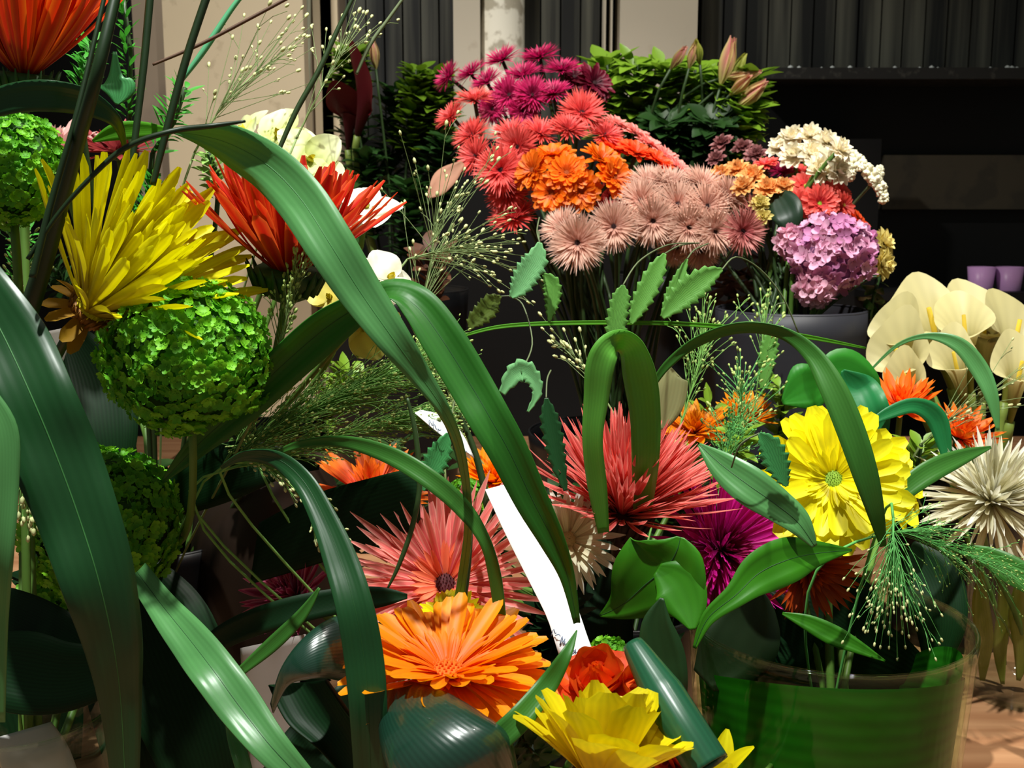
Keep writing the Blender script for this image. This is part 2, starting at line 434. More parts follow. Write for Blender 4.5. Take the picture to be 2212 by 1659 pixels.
def lining(label, a0, a1, z0, z1, r, m, tilt=0):
    mb = MB(); rows = []
    for i in range(25):
        a = math.radians(a0+(a1-a0)*i/24); t = i/24
        w = math.sin(PI*min(.98, .1+.85*t))**.5
        zc = (z0+z1)/2+tilt*(t-.5)
        rows.append([Vector((cG.x+r*(1-.1*(1-v))*math.cos(a), cG.y+r*(1-.1*(1-v))*math.sin(a), cG.z+zc+(v-.5)*(z1-z0)*w)) for v in [j/8 for j in range(9)]])
    mb.grid([list(q) for q in rows]); o = mb.thing('lining_leaf', m); return tag(o, label, 'leaf', 'leaves lining the green vase')
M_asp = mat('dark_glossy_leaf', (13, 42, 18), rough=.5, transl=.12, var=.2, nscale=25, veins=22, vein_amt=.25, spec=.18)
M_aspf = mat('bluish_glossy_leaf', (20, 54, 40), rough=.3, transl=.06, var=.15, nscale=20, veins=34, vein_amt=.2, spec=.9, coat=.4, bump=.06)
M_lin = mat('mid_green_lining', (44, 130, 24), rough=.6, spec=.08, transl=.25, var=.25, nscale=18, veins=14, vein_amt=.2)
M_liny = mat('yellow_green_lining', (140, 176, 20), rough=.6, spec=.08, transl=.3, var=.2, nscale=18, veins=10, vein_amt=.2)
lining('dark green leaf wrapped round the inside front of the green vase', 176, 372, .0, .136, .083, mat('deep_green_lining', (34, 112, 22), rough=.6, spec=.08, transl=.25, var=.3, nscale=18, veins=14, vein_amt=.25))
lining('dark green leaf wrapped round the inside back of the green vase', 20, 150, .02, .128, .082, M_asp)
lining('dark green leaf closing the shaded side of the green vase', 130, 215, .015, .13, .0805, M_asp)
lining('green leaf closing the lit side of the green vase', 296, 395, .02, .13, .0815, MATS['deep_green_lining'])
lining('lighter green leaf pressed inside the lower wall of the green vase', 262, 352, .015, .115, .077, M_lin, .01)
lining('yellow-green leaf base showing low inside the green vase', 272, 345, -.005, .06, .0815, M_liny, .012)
cW = onz(2196, 1490, .955, TABLE_Z+.0005)
vessel('glass_vase', 'small clear glass vase of white flowers on the bare tan table', 'vase', cW, .043, .046, .12, G_clear); AW = cW+Vector((0, 0, .02))
cL = onz(52, 1530, .62, TABLE_Z+.0005)
vessel('glass_vase', 'clear glass vase with pale crumpled paper inside, at the near corner below the dark leaves', 'vase', cL, .043, .0485, .133, G_clear); AL = cL+Vector((0, 0, .04))
M_blk = mat('black_plastic', (13, 13, 15), rough=.42, var=.1, spec=.35, rnd=0); M_gry = mat('charcoal_plastic', (40, 40, 46), rough=.5, var=.1, spec=.3, rnd=0)
cC = base_at(1010, .70); vessel('flower_bucket', 'black bucket hidden under the orange gerbera bouquet', 'bucket', cC, .06, .07, .075, M_blk, group=None); AC = cC+Vector((0, 0, .02))
cM = base_at(1360, .86); vessel('flower_bucket', 'black bucket holding the coral and magenta spider gerberas', 'bucket', cM, .05, .06, .1, M_blk); AM = cM+Vector((0, 0, .03))
cB = base_at(1330, 1.26); vessel('flower_bucket', 'tall black bucket holding the pale pink gerbera heads', 'bucket', cB,   .08, .1, .16, M_blk); AB = cB+Vector((0, 0, .08))
cK = base_at(1695, 1.13); vessel('flower_bucket', 'tall charcoal bucket under the pink hydrangea', 'bucket', cK, .066, .074, .31, M_gry); AK = cK+Vector((0, 0, .25))
cY = base_at(2070, 1.06); vessel('flower_bucket', 'black bucket holding the cream calla lilies', 'bucket', cY, .055, .065, .17, M_blk); AY = cY+Vector((0, 0, .06))
cS = base_at(860, 1.55); vessel('flower_bucket', 'tall black bucket under the dark shrub with burgundy callas', 'bucket', cS, .08, .1, .3, M_blk); AS = cS+Vector((0, 0, .2))
cH = base_at(1470, 1.58); vessel('flower_bucket', 'tall black bucket under the lily buds and green foliage', 'bucket', cH, .08, .1, .32, M_blk); AH = cH+Vector((0, 0, .2))
cX = base_at(330, .92); vessel('flower_bucket', 'black bucket behind the yellow spider gerbera', 'bucket', cX, .06, .07, .14, M_blk); AX_ = cX+Vector((0, 0, .05))
cD = onz(585, 1190, .93, TABLE_Z+.0005)
mb = MB(); pr = [(.0005, 0), (.035, 0), (.05, .02), (.062, .07), (.066, .12), (.06, .17), (.048, .2), (.046, .205), (.042, .2), (.05, .17), (.056, .12), (.05, .06), (.0005, .02)]
mb.lathe(pr, cD, 48); pot = mb.thing('clay_vase', mat('dark_brown_glaze', (34, 22, 14), rough=.45, var=.3, nscale=12, rnd=0)); tag(pot, 'round dark brown vase in shadow between the viburnum and the coral gerbera', 'vase')
AD = cD+Vector((0, 0, .08))
# ================================================================ FRONT FLOWERS
M_stem = mat('green_stem', (84, 120, 46), rough=.5, var=.2); M_stemd = mat('dark_stem', (40, 62, 26), rough=.5, var=.25); M_stemg = mat('grey_green_stem', (92, 104, 70), rough=.6, var=.2)
M_cal = mat('calyx_green', (40, 78, 34), rough=.6, var=.3)
def pm(name, c1, c2, edge=None, **k):
    q = dict(rough=.5, transl=.35, var=.12, nscale=90, veins=3, vein_amt=.12, rnd=.14); q.update(k); return mat(name, c1, c2, edge=edge, **q)
M_red = pm('red_orange_petal', (176, 20, 12), (214, 52, 12), (246, 120, 24)); M_red2 = pm('deep_red_petal', (166, 8, 16), (196, 28, 14), (236, 100, 40))
M_oran = pm('orange_petal', (240, 116, 0), (252, 158, 0)); M_oran2 = pm('orange_centre_petal', (232, 92, 2), (246, 128, 2)); M_orac = mat('orange_disc', (222, 96, 4), rough=.7, var=.3)
M_yel = pm('yellow_petal', (252, 236, 0), (255, 248, 30)); M_yel2 = pm('golden_petal', (190, 166, 10), (238, 232, 6)); M_yeld = mat('yellow_disc', (226, 214, 30), rough=.7, var=.3); M_grnd = mat('green_disc', (140, 176, 50), rough=.7, var=.3)
M_lem = pm('lemon_petal', (232, 200, 12), (238, 224, 20), veins=5, vein_amt=.1)
M_cor = pm('coral_petal', (200, 52, 54), (230, 104, 98), (248, 160, 144)); M_cor2 = pm('deep_coral_petal', (206, 58, 54), (236, 104, 88)); M_cord = mat('maroon_disc', (74, 18, 24), rough=.8, var=.4)
M_corp = pm('pink_coral_petal', (216, 66, 84), (246, 138, 128), (252, 188, 170)); M_mag = pm('magenta_petal', (150, 10, 96), (236, 34, 170)); M_magd = pm('dark_magenta_petal', (92, 6, 44), (150, 16, 84)); M_magc = mat('magenta_disc', (80, 4, 36), rough=.8, var=.4)
M_whi = pm('white_petal', (214, 208, 176), (238, 238, 226)); M_whi2 = pm('cream_petal', (200, 190, 140), (226, 222, 196)); M_whid = mat('cream_disc', (196, 180, 120), rough=.7, var=.3)
M_rdk = pm('wine_petal', (130, 12, 56), (190, 50, 110), (240, 150, 180)); M_rose = pm('rose_orange_petal', (226, 70, 24), (242, 112, 20), (224, 70, 20)); M_rosed = pm('rust_red_petal', (170, 34, 14), (210, 66, 20))
D = S  # metres of so many pixels at a depth

d = .66
flower('spider_gerbera', 'red-orange spider gerbera cut off by the top edge above the small viburnum', 'flower', (52, 168, d), (.12, 1, .28), [
    dict(n=46, L=D(300, d), W=D(30, d), kind='strap', open=(36, 58), curl=(15, 50), m=M_red, each=1, r0=.004),
    dict(n=46, L=D(300, d), W=D(28, d), kind='strap', open=(10, 40), curl=(-12, 14), m=M_red, each=1, r0=.003),
    dict(name='inner_petals', n=40, L=D(220, d), W=D(20, d), kind='spider', open=(0, 30), m=M_red2)],
    'red spider gerberas', None, dict(r=D(62, d), h=D(60, d), m=M_cal), AL, M_stem, .003, 3)
d = .66
flower('spider_gerbera', 'red spider gerbera seen in profile behind the long arching blade', 'flower', (622, 590, d), (.12, 1, .32), [
    dict(n=46, L=D(272, d), W=D(29, d), kind='strap', open=(38, 60), curl=(5, 40), m=M_red2, each=1, r0=.006),
    dict(n=48, L=D(245, d), W=D(27, d), kind='strap', open=(20, 46), curl=(-8, 18), m=M_red2, each=1, r0=.004),
    dict(name='inner_petals', n=46, L=D(150, d), W=D(18, d), kind='spider', open=(0, 32), m=M_red2)],
    'red spider gerberas', None, dict(r=D(76, d), h=D(64, d), m=M_cal), AX_, M_stem, .003, 4)
d = .63
flower('spider_gerbera', 'big yellow spider gerbera leaning over the large viburnum', 'flower', (196, 668, d), (.72, .56, .40), [
    dict(name='withered_petals', n=12, L=D(105, d), W=D(30, d), kind='strap', open=(92, 120), curl=-20, m=mat('bronze_petal', (150, 100, 20), (170, 130, 20), rough=.6, transl=.3, var=.3)),
    dict(n=36, L=D(345, d), W=D(30, d), kind='strap', seg=12, open=(26, 50), curl=(-20, 25), m=M_yel2, each=1, r0=.006, cup=.25),
    dict(n=38, L=D(340, d), W=D(29, d), kind='strap', seg=12, open=(12, 36), curl=(-28, 14), m=M_yel2, each=1, r0=.006, cup=.25),
    dict(n=26, L=D(300, d), W=D(28, d), kind='strap', seg=12, open=(2, 22), curl=(-15, 15), m=M_yel2, each=1, r0=.004, cup=.25)],
    None, dict(r=D(40, d), h=D(30, d), m=M_yeld, n=80), dict(r=D(44, d), h=D(40, d), m=mat('bronze_calyx', (150, 96, 24), rough=.6, var=.3)), AX_, M_stemd, .003, 5)
d = .75
flower('spider_gerbera', 'coral-pink spider gerbera in profile behind the bent folded blade', 'flower', (1345, 1108, d), (.12, .88, .42), [
    dict(n=48, L=D(238, d), W=D(14, d), kind='spider', open=(52, 76), curl=(0, 30), m=M_cor, each=1, r0=.006),
    dict(n=48, L=D(225, d), W=D(13, d), kind='spider', open=(26, 54), curl=(-8, 16), m=M_cor, each=1, r0=.005),
    dict(name='middle_petals', n=230, L=D(228, d), W=D(13, d), kind='spider', open=(4, 68), curl=(-8, 20), m=M_cor),
    dict(name='inner_petals', n=90, L=D(185, d), W=D(10, d), kind='spider', open=(0, 34), m=M_cor2)],
    'coral spider gerberas near the white card', None, dict(r=D(62, d), h=D(70, d), m=mat('maroon_calyx', (58, 26, 22), rough=.6, var=.3)), AM, mat('maroon_stem', (70, 30, 26), rough=.5, var=.25), .0045, 6)
d = .70
flower('spider_gerbera', 'coral-pink spider gerbera with an open maroon eye beside the white card', 'flower', (962, 1262, d), (-.04, .42, .9), [
    dict(n=50, L=D(232, d), W=D(16, d), kind='spider', open=(70, 88), curl=(-5, 20), m=M_corp, each=1, r0=.006),
    dict(n=48, L=D(190, d), W=D(15, d), kind='spider', open=(50, 72), curl=(-5, 18), m=M_corp, each=1, r0=.005),
    dict(name='middle_petals', n=80, L=D(150, d), W=D(12, d), kind='spider', open=(46, 80), m=M_corp, r0=.004),
    dict(name='inner_petals', n=60, L=D(82, d), W=D(13, d), kind='spider', open=(42, 70), m=mat('salmon_inner_petal', (236, 110, 72), (244, 130, 92), rough=.6, transl=.2), r0=.004)],
    'coral spider gerberas near the white card', dict(r=D(30, d), h=D(10, d), m=M_cord, n=60), None, AM, M_stem, .003, 7)
d = .58
flower('gerbera', 'orange gerbera facing upward above the rolled glossy leaf', 'flower', (968, 1452, d), (.05, .965, .25), [
    dict(n=48, L=D(222, d), W=D(38, d), kind='gerbera', seg=12, open=(76, 88), curl=(-22, 6), m=M_oran, each=1, r0=.004, wav=.06),
    dict(n=46, L=D(196, d), W=D(34, d), kind='gerbera', seg=12, open=(60, 74), curl=(-10, 10), m=M_oran, each=1, r0=.004, wav=.06),
    dict(name='inner_petals', n=80, L=D(110, d), W=D(15, d), kind='spider', open=(44, 68), m=M_oran2, r0=.004, curl=-20)],
    'orange flowers of the near bouquet', dict(r=D(62, d), h=D(14, d), m=M_orac, n=110, ln=.14), dict(r=D(46, d), h=D(36, d), m=M_cal), AC, M_stem, .003, 8)
d = .50
flower('gerbera', 'big yellow gerbera seen from behind at the bottom edge below the orange rose', 'flower', (1300, 1700, d), (.12, .96, -.12), [
    dict(n=20, L=D(222, d), W=D(92, d), kind='gerbera', open=(30, 56), curl=(-22, 0), m=M_lem, each=1, r0=.004, wav=.05, cup=.1),
    dict(n=18, L=D(215, d), W=D(80, d), kind='gerbera', open=(12, 34), curl=(-10, 10), m=M_lem, each=1, r0=.004, wav=.05)],
    'yellow gerberas', dict(r=D(40, d), h=D(20, d), m=M_yeld, n=60), dict(r=D(45, d), h=D(30, d), m=mat('yellow_green_calyx', (150, 150, 30), rough=.6, var=.2)), AC+Vector((.04, -.06, 0)), M_stem, .003, 9)
d = .72
flower('gerbera', 'brilliant yellow gerbera facing out over the green vase', 'flower', (1800, 1035, d), (-.12, .25, .95), [
    dict(n=28, L=D(158, d), W=D(44, d), kind='gerbera', open=(78, 92), curl=(-12, 12), m=M_yel, each=1, r0=.003, wav=.05),
    dict(n=26, L=D(136, d), W=D(38, d), kind='gerbera', open=(68, 80), curl=(-10, 10), m=M_yel, each=1, r0=.003, wav=.05),
    dict(name='inner_petals', n=50, L=D(66, d), W=D(14, d), kind='spider', open=(50, 76), m=M_yel, r0=.003)],
    'yellow gerberas', dict(r=D(26, d), h=D(8, d), m=M_grnd, n=90, ln=.14), dict(r=D(40, d), h=D(30, d), m=M_cal), AG, M_stem, .003, 10)
d = .79
flower('gerbera', 'yellow gerbera half hidden behind the brilliant yellow one', 'flower', (1895, 1035, d), (.5, .45, .72), [
    dict(n=24, L=D(112, d), W=D(40, d), kind='gerbera', open=(76, 90), curl=(-12, 10), m=M_yel, each=1, r0=.003, wav=.05),
    dict(n=22, L=D(90, d), W=D(34, d), kind='gerbera', open=(60, 76), m=M_yel, each=1, r0=.003, wav=.05),
    dict(name='inner_petals', n=36, L=D(50, d), W=D(12, d), kind='spider', open=(46, 70), m=M_yel, r0=.003)],
    'yellow gerberas', dict(r=D(28, d), h=D(8, d), m=M_grnd, n=60, ln=.14), dict(r=D(30, d), h=D(22, d), m=M_cal), AG+Vector((.02, .03, 0)), M_stem, .003, 11)
d = .77
flower('spider_gerbera', 'magenta spider gerbera low beside the broad heart leaf', 'flower', (1555, 1188, d), (.42, .3, .85), [
    dict(n=50, L=D(190, d), W=D(14, d), kind='spider', open=(66, 88), curl=(0, 25), m=M_mag, each=1, r0=.005),
    dict(n=48, L=D(165, d), W=D(13, d), kind='spider', open=(40, 66), curl=(-5, 20), m=M_mag, each=1, r0=.004),
    dict(name='middle_petals', n=110, L=D(165, d), W=D(10, d), kind='spider', open=(30, 92), curl=(-10, 20), m=M_mag),
    dict(name='inner_petals', n=60, L=D(80, d), W=D(9, d), kind='spider', open=(10, 50), m=M_magd)],
    None, dict(r=D(26, d), h=D(10, d), m=M_magc), dict(r=D(36, d), h=D(30, d), m=M_cal), AM+Vector((.02, -.02, 0)), M_stem, .003, 12)
d = .87
flower('spider_mum', 'white spidery flower head hanging over the clear glass vase', 'flower', (2140, 1082, d), (.1, .75, .65), [
    dict(n=50, L=D(165, d), W=D(11, d), kind='spider', open=(72, 100), curl=(-30, 20), m=M_whi2, each=1, r0=.004),
    dict(n=50, L=D(150, d), W=D(12, d), kind='spider', open=(30, 72), curl=(-20, 20), m=M_whi, each=1, r0=.004),
    dict(name='middle_petals', n=170, L=D(150, d), W=D(9, d), kind='spider', open=(10, 110), curl=(-40, 30), m=M_whi2),
    dict(name='inner_petals', n=60, L=D(100, d), W=D(10, d), kind='spider', open=(0, 45), m=M_whi)],
    'white spidery flowers', dict(r=D(26, d), h=D(8, d), m=M_whid), None, AW, M_stem, .0026, 13)
d = .73
flower('spider_mum', 'white spidery flower tucked between the card and the heart leaf', 'flower', (1228, 1165, d), (.1, .3, .9), [
    dict(n=40, L=D(112, d), W=D(14, d), kind='spider', open=(70, 94), curl=(-40, 10), m=M_whi, each=1, r0=.003),
    dict(n=34, L=D(90, d), W=D(13, d), kind='spider', open=(40, 70), m=M_whi2, each=1, r0=.003)],
    'white spidery flowers', dict(r=D(24, d), h=D(8, d), m=M_whid), None, AM, M_stem, .0024, 14)
for k, (px, py, ax, R, lab, m) in enumerate((
        (1292, 1490, (-.15, .75, .6), 104, 'orange rose half open behind the rolled leaf tip and yellow gerbera', M_rose),
        (1368, 1516, (.3, .7, .6), 92, 'orange rose against the narrow rolled leaf', M_rose),
        (1452, 1640, (.4, .6, .6), 74, 'rust-red rose at the bottom edge by the narrow rolled leaf', M_rosed))):
    d = .56; r = D(R, d)
    flower('rose', lab, 'flower', (px, py, d), ax, [
        dict(name='outer_petals', n=6, L=r*1.0, W=r*1.15, kind='round', open=(58, 74), curl=-30, cup=.12, m=m, r0=r*.12, k=8, wav=.08),
        dict(name='middle_petals', n=6, L=r*.95, W=r*1.0, kind='round', open=(30, 44), curl=10, cup=.22, m=m, r0=r*.1, k=8, wav=.06),
        dict(name='inner_petals', n=6, L=r*.85, W=r*.7, kind='round', open=(6, 18), curl=14, cup=.34, m=m, r0=r*.05, k=8)],
        'orange flowers of the near bouquet', None, dict(r=r*.25, h=r*.3, m=M_cal), AC+Vector((.05, -.03, 0)), M_stem, .0028, 20+k)
d = .55
flower('small_daisy', 'small yellow blossom peeping out beside the open end of the rolled leaf', 'flower', (1548, 1688, d), (.1, 1, .3), [
    dict(n=7, L=D(118, d), W=D(44, d), kind='round', open=(16, 44), curl=-12, cup=.25, m=M_yel2, each=1, r0=.002)], None, None, dict(r=D(18, d), h=D(20, d), m=M_cal), AG, M_stem, .0016, 30)
# loose orange, wine and rust flowers half hidden among the leaves
def small_spider(at, axis, Rpx, m, label, anchor, seed, n=46, W=15, group='small spidery flowers among the leaves', op=(50, 88), m2=None):
    dd = at[2]
    return flower('spider_gerbera', label, 'flower', at, axis, [
        dict(n=n, L=D(Rpx, dd), W=D(W, dd), kind='spider', open=op, curl=(-10, 30), m=m, each=1, r0=.003),
        dict(name='inner_petals', n=40, L=D(Rpx*.62, dd), W=D(W*.7, dd), kind='spider', open=(5, 50), m=m2 or m)],
        group, dict(r=D(Rpx*.15, dd), h=D(6, dd), m=M_cord), dict(r=D(Rpx*.2, dd), h=D(Rpx*.2, dd), m=M_cal), anchor, M_stem, .0024, seed)
M_tip = pm('orange_tipped_petal', (214, 40, 60), (246, 130, 20)); M_oru = pm('bright_orange_petal', (236, 86, 14), (250, 132, 30)); M_rust = pm('rust_petal', (150, 34, 10), (206, 80, 16))
small_spider((800, 1075, .80), (.1, .8, .5), 135, M_tip, 'red and orange spider gerbera behind the folded dark leaf', AM, 31, W=20)
small_spider((1500, 935, .93), (.0, .9, .4), 84, pm('amber_petal', (224, 120, 10), (246, 160, 20)), 'amber orange flower under the fine grass, over the coral gerbera', AM, 32, W=18)
small_spider((1610, 905, .98), (.1, .9, .4), 66, pm('amber_petal', (0, 0, 0), None), 'small amber flower under the grass by the lobed green leaf', AM, 33, W=16)
small_spider((1945, 880, .95), (-.1, .85, .45), 88, M_oru, 'bright orange spidery flower by the stalks of the callas', AG, 34)
small_spider((2075, 945, .93), (.2, .8, .5), 84, M_oru, 'orange spidery flower just above the white spidery head', AW, 35)
small_spider((1745, 1225, .74), (.1, -.25, .95), 112, M_rust, 'rust-orange spidery flower drooping over the dark opening of the green vase', AG, 36, W=13)
small_spider((640, 1290, .74), (-.5, .5, .7), 118, M_rdk, 'wine-red flower with pale petal edges under the dark stalk leaf', AC, 37, W=17)
small_spider((1070, 1040, .86), (0, .9, .4), 80, M_oran, 'orange and yellow flower glimpsed behind the top of the white card', AM, 38, W=22)
small_spider((975, 1345, .66), (0, .9, .4), 72, M_yel2, 'golden flower just showing over the back of the orange gerbera', AC, 39, W=24)
small_spider((255, 330, 1.0), (0, .9, .4), 90, pm('dusky_red_petal', (120, 30, 40), (170, 70, 70)), 'dusky red flower behind the crossing dark grass stems', AX_, 40)
small_spider((120, 330, 1.0), (-.1, .9, .4), 95, pm('blush_petal', (190, 90, 100), (226, 190, 180)), 'blush pink flower behind the small viburnum', AX_, 41, W=30, n=20)

# ---------------------------------------------------------------- viburnum and hydrangea heads
def florets(center, R, n, fs, mats, np=5, seed=1, squash=(1, 1, 1), lobes='round', jitter=.08, up=None, minz=-1):
    rnd = random.Random(seed); mb = MB()
    for i in range(n):
        z = 1-2*(i+.5)/n; a = i*2.399963; rr = math.sqrt(1-z*z)
        v = Vector((rr*math.cos(a), rr*math.sin(a), z))
        if z < minz: continue
        nrm = (v+Vector((rnd.uniform(-1, 1), rnd.uniform(-1, 1), rnd.uniform(-1, 1)))*.45).normalized()
        c = center+Vector((v.x*squash[0], v.y*squash[1], v.z*squash[2]))*R*(1+rnd.uniform(-jitter, jitter)+.05*math.sin(v.x*5+v.z*4)+.03*math.sin(v.x*17+seed)*math.sin(v.z*15)*math.sin(v.y*16))
        q = Vector((0, 0, 1)).rotation_difference(nrm).to_matrix(); s = fs*rnd.uniform(.75, 1.2); off = rnd.uniform(0, 6)
        mi = rnd.randrange(len(mats))
        for k in range(np):
            b = off+2*PI*k/np; ca, sa = math.cos(b), math.sin(b); rows = []
            for t, w in ((.05, .16), (.45, .42), (.8, .4), (1.0, .16)):
                row = []
                for u in (-1, 0, 1):
                    x = t*s; y = u*w*s; h = s*(.35*t*t*1.0+.12*u*u)
                    row.append(c+q @ Vector((x*ca-y*sa, x*sa+y*ca, h-.15*s)))
                rows.append(row)
            mb.grid(rows, mi=mi)
    return mb
M_vib = [mat('lime_floret', (126, 196, 40), rough=.55, transl=.3, var=.25, nscale=200), mat('green_floret', (96, 170, 34), rough=.55, transl=.3, var=.25, nscale=200)]
M_vibc = mat('viburnum_core', (44, 84, 20), rough=.8, var=.3)
def pompom(name, label, cat, at, Rpx, n, fpx, mats, core, anchor, group=None, seed=1, squash=(1, 1, 1), np=5, minz=-1, stem_m=None, axis=(0, 1, .2)):
    dd = at[2]; c = P(*at); R = D(Rpx, dd)
    root = empty(name, c-Vector((0, 0, R*squash[2]*.8))); tag(root, label, cat, group)
    florets(c, R*.92, n, D(fpx, dd), mats, np, seed, squash, minz=minz).obj('florets', mats, root)
    mb = MB(); k = R*.86
    rows = [[c+Vector((max(.02, math.sin(PI*i/10))*k*squash[0]*math.cos(2*PI*j/16), max(.02, math.sin(PI*i/10))*k*squash[1]*math.sin(2*PI*j/16), -k*squash[2]*math.cos(PI*i/10))) for j in range(16)] for i in range(11)]
    mb.grid(rows, close=True); mb.obj('core', core, root)
    st = MB(); st.tube(stem_to(c-Vector((0, 0, R*.7)), AX(*axis), anchor, random), .0026, 6); st.obj('stem', stem_m or M_stem, root)
    return root
pompom('viburnum', 'large round green viburnum head under the yellow spider gerbera', 'flower', (408, 765, .62), 180, 1100, 14, M_vib, M_vibc, AX_, 'green viburnum heads', 1, (1.03, 1, .95))
pompom('viburnum', 'green viburnum head cut by the picture edge below the red-orange gerbera', 'flower', (22, 362, .60), 126, 700, 12, M_vib, M_vibc, AL, 'green viburnum heads', 2)
pompom('viburnum', 'green viburnum head half hidden behind the broad drooping leaf', 'flower', (222, 1128, .70), 172, 850, 15, M_vib, M_vibc, AL, 'green viburnum heads', 3, (1, 1, .98))
pompom('viburnum', 'dark lower viburnum head in the shade above the clear vase', 'flower', (128, 1320, .74), 108, 420, 14, M_vib, M_vibc, AL, 'green viburnum heads', 4)
pompom('viburnum', 'small bright green viburnum tuft behind the foot of the white card', 'flower', (1312, 1420, .63), 44, 120, 11, M_vib, M_vibc, AC, 'green viburnum heads', 5)
pompom('viburnum', 'tiny green viburnum tuft against the narrow rolled leaf', 'flower', (1462, 1570, .60), 34, 80, 10, M_vib, M_vibc, AC, 'green viburnum heads', 6)
pompom('viburnum', 'yellow-green viburnum tuft under the top of the white card', 'flower', (1010, 1085, .80), 52, 120, 12, M_vib, M_vibc, AM, 'green viburnum heads', 7)

# ---------------------------------------------------------------- pale orchids
M_orc = pm('pale_green_petal', (206, 216, 120), (236, 240, 196), veins=4, vein_amt=.1); M_orcl = mat('orchid_lip', (214, 200, 60), rough=.5, var=.3); M_orcy = pm('pale_yellow_petal', (212, 198, 84), (222, 210, 120)); M_orcw = pm('ivory_petal', (232, 230, 200), (246, 244, 230))
def orchid(label, at, axis, Rpx, m, seed, anchor, roll=0):
    dd = at[2]; r = D(Rpx, dd)
    return flower('orchid', label, 'flower', at, axis, [
        dict(name='sepals', n=3, L=r, W=r*.7, kind='round', open=(78, 90), curl=-18, m=m, off=roll, jit=0, k=6, wav=.06, cup=.08),
        dict(n=2, L=r*1.02, W=r*1.1, kind='round', open=80, curl=-14, m=m, off=roll+PI/2, jit=0, each=1, k=6, wav=.1, z0=.001, cup=.08),
        dict(name='lip', n=3, L=r*.3, W=r*.2, kind='round', open=(20, 50), curl=30, cup=.3, m=M_orcl)], 'pale orchid blooms', None, None, anchor, M_stem, .0022, seed)
orchid('pale green orchid bloom with cupped lip in front of the cream door post', (602, 300, .86), (-.1, .6, .75), 88, M_orc, 51, AX_)
orchid('yellow-lit orchid bloom touching the arching blade before the door post', (668, 350, .83), (.3, .3, .85), 92, M_orc, 52, AX_, 1.0)
orchid('narrow pale orchid bloom nodding toward the cream wall', (530, 285, .9), (-.6, .5, .5), 72, M_orc, 53, AX_, .5)
orchid('white orchid bloom behind the tips of the red spider gerbera', (790, 452, .80), (.1, .75, .6), 84, M_orcw, 54, AX_, .3)
orchid('ivory orchid bloom under the red gerbera beside the arching blade', (840, 605, .74), (.5, .55, .65), 78, M_orcw, 55, AX_, .8)
orchid('pale yellow orchid bloom under the crossing of the two blades', (790, 705, .72), (-.1, -.3, .9), 82, M_orcy, 56, AX_, .2)
orchid('golden orchid bloom low behind the long arching blade', (715, 645, .76), (-.2, .3, .9), 70, M_orcy, 57, AX_, .7)
orchid('pale orchid bloom dimly lit at the picture edge over the broad leaf', (-6, 640, .66), (.2, .2, .95), 58, pm('dull_pink_petal', (150, 120, 90), (176, 150, 120)), 58, AL, .7)
# ================================================================ BACK FLOWERS
SH = {}
def shared(key, layers, dp=None, seeds=3):
    """a few meshes per kind of head, in units of the head's radius; heads are copied from them"""
    if key not in SH:
        SH[key] = []
        for s in range(seeds):
            r = random.Random(hash(key) % 1000+s if False else sum(map(ord, key))+s); parts = []
            for ly in layers: parts.append((ly.get('name', 'petals'), layer_mesh(ly, r).mesh('petals', ly['m'])))
            if dp:
                mb = MB(); mb.lathe([(dp[0], 0), (dp[0]*.8, dp[1]*.6), (dp[0]*.4, dp[1]), (.002, dp[1])], (0, 0, 0), 12)
                for i in range(26):
                    t = math.sqrt((i+.5)/26); a = i*2.39996; x, y = dp[0]*t*math.cos(a), dp[0]*t*math.sin(a)
                    mb.tube([(x, y, dp[1]*(1-t*t)-.02), (x*1.05, y*1.05, dp[1]*(1-t*t)+.05)], .014, 4)
                parts.append(('disc', mb.mesh('disc', dp[2])))
            SH[key].append(parts)
    return SH[key]
def head(key, name, label, cat, at, axis, Rpx, group, anchor, stem_m, i=0, stem_r=.0022):
    base = P(*at); ax = AX(*axis); root = empty(name, base, ax); tag(root, label, cat, group)
    s = D(Rpx, at[2])
    for nm, me in SH[key][i % len(SH[key])]: child(nm, me, root, Matrix.Rotation(i*1.3, 4, 'Z') @ Matrix.Scale(s, 4))
    if anchor is not None: add_stem(root, base, ax, anchor, stem_m, stem_r)
    return root
def spider_kind(key, m, m2, dm, n=64, W=.075):
    shared(key, [dict(n=n, L=1, W=W, kind='spider', open=(74, 92), curl=(-10, 22), m=m, r0=.06, seg=4, k=2),
                 dict(n=n, L=.86, W=W, kind='spider', open=(54, 76), curl=(-10, 20), m=m, r0=.05, seg=4, k=2),
                 dict(name='inner_petals', n=44, L=.5, W=W*.8, kind='spider', open=(26, 60), m=m2, r0=.05, seg=4, k=2)], (.14, .06, dm))
def gerb_kind(key, m, m2, dm, n=22, W=.34):
    shared(key, [dict(n=n, L=1, W=W, kind='gerbera', open=(76, 92), curl=(-16, 10), m=m, r0=.05, seg=5, k=4, wav=.08),
                 dict(n=n, L=.8, W=W*.9, kind='gerbera', open=(60, 76), curl=(-10, 10), m=m, r0=.05, seg=5, k=4, wav=.08),
                 dict(name='inner_petals', n=30, L=.42, W=.1, kind='spider', open=(40, 66), m=m2, r0=.05, seg=4, k=2)], (.17, .07, dm))
def carn_kind(key, m):
    shared(key, [dict(n=12, L=1, W=.62, kind='round', open=(66, 88), curl=-10, m=m, r0=.05, seg=5, k=5, wav=.22),
                 dict(name='middle_petals', n=10, L=.85, W=.55, kind='round', open=(38, 60), curl=10, m=m, r0=.05, seg=5, k=5, wav=.22),
                 dict(name='inner_petals', n=8, L=.7, W=.45, kind='round', open=(6, 32), curl=10, m=m, r0=.02, seg=5, k=5, wav=.2)])
M_eye = mat('dark_eye', (46, 18, 22), rough=.8, var=.4)
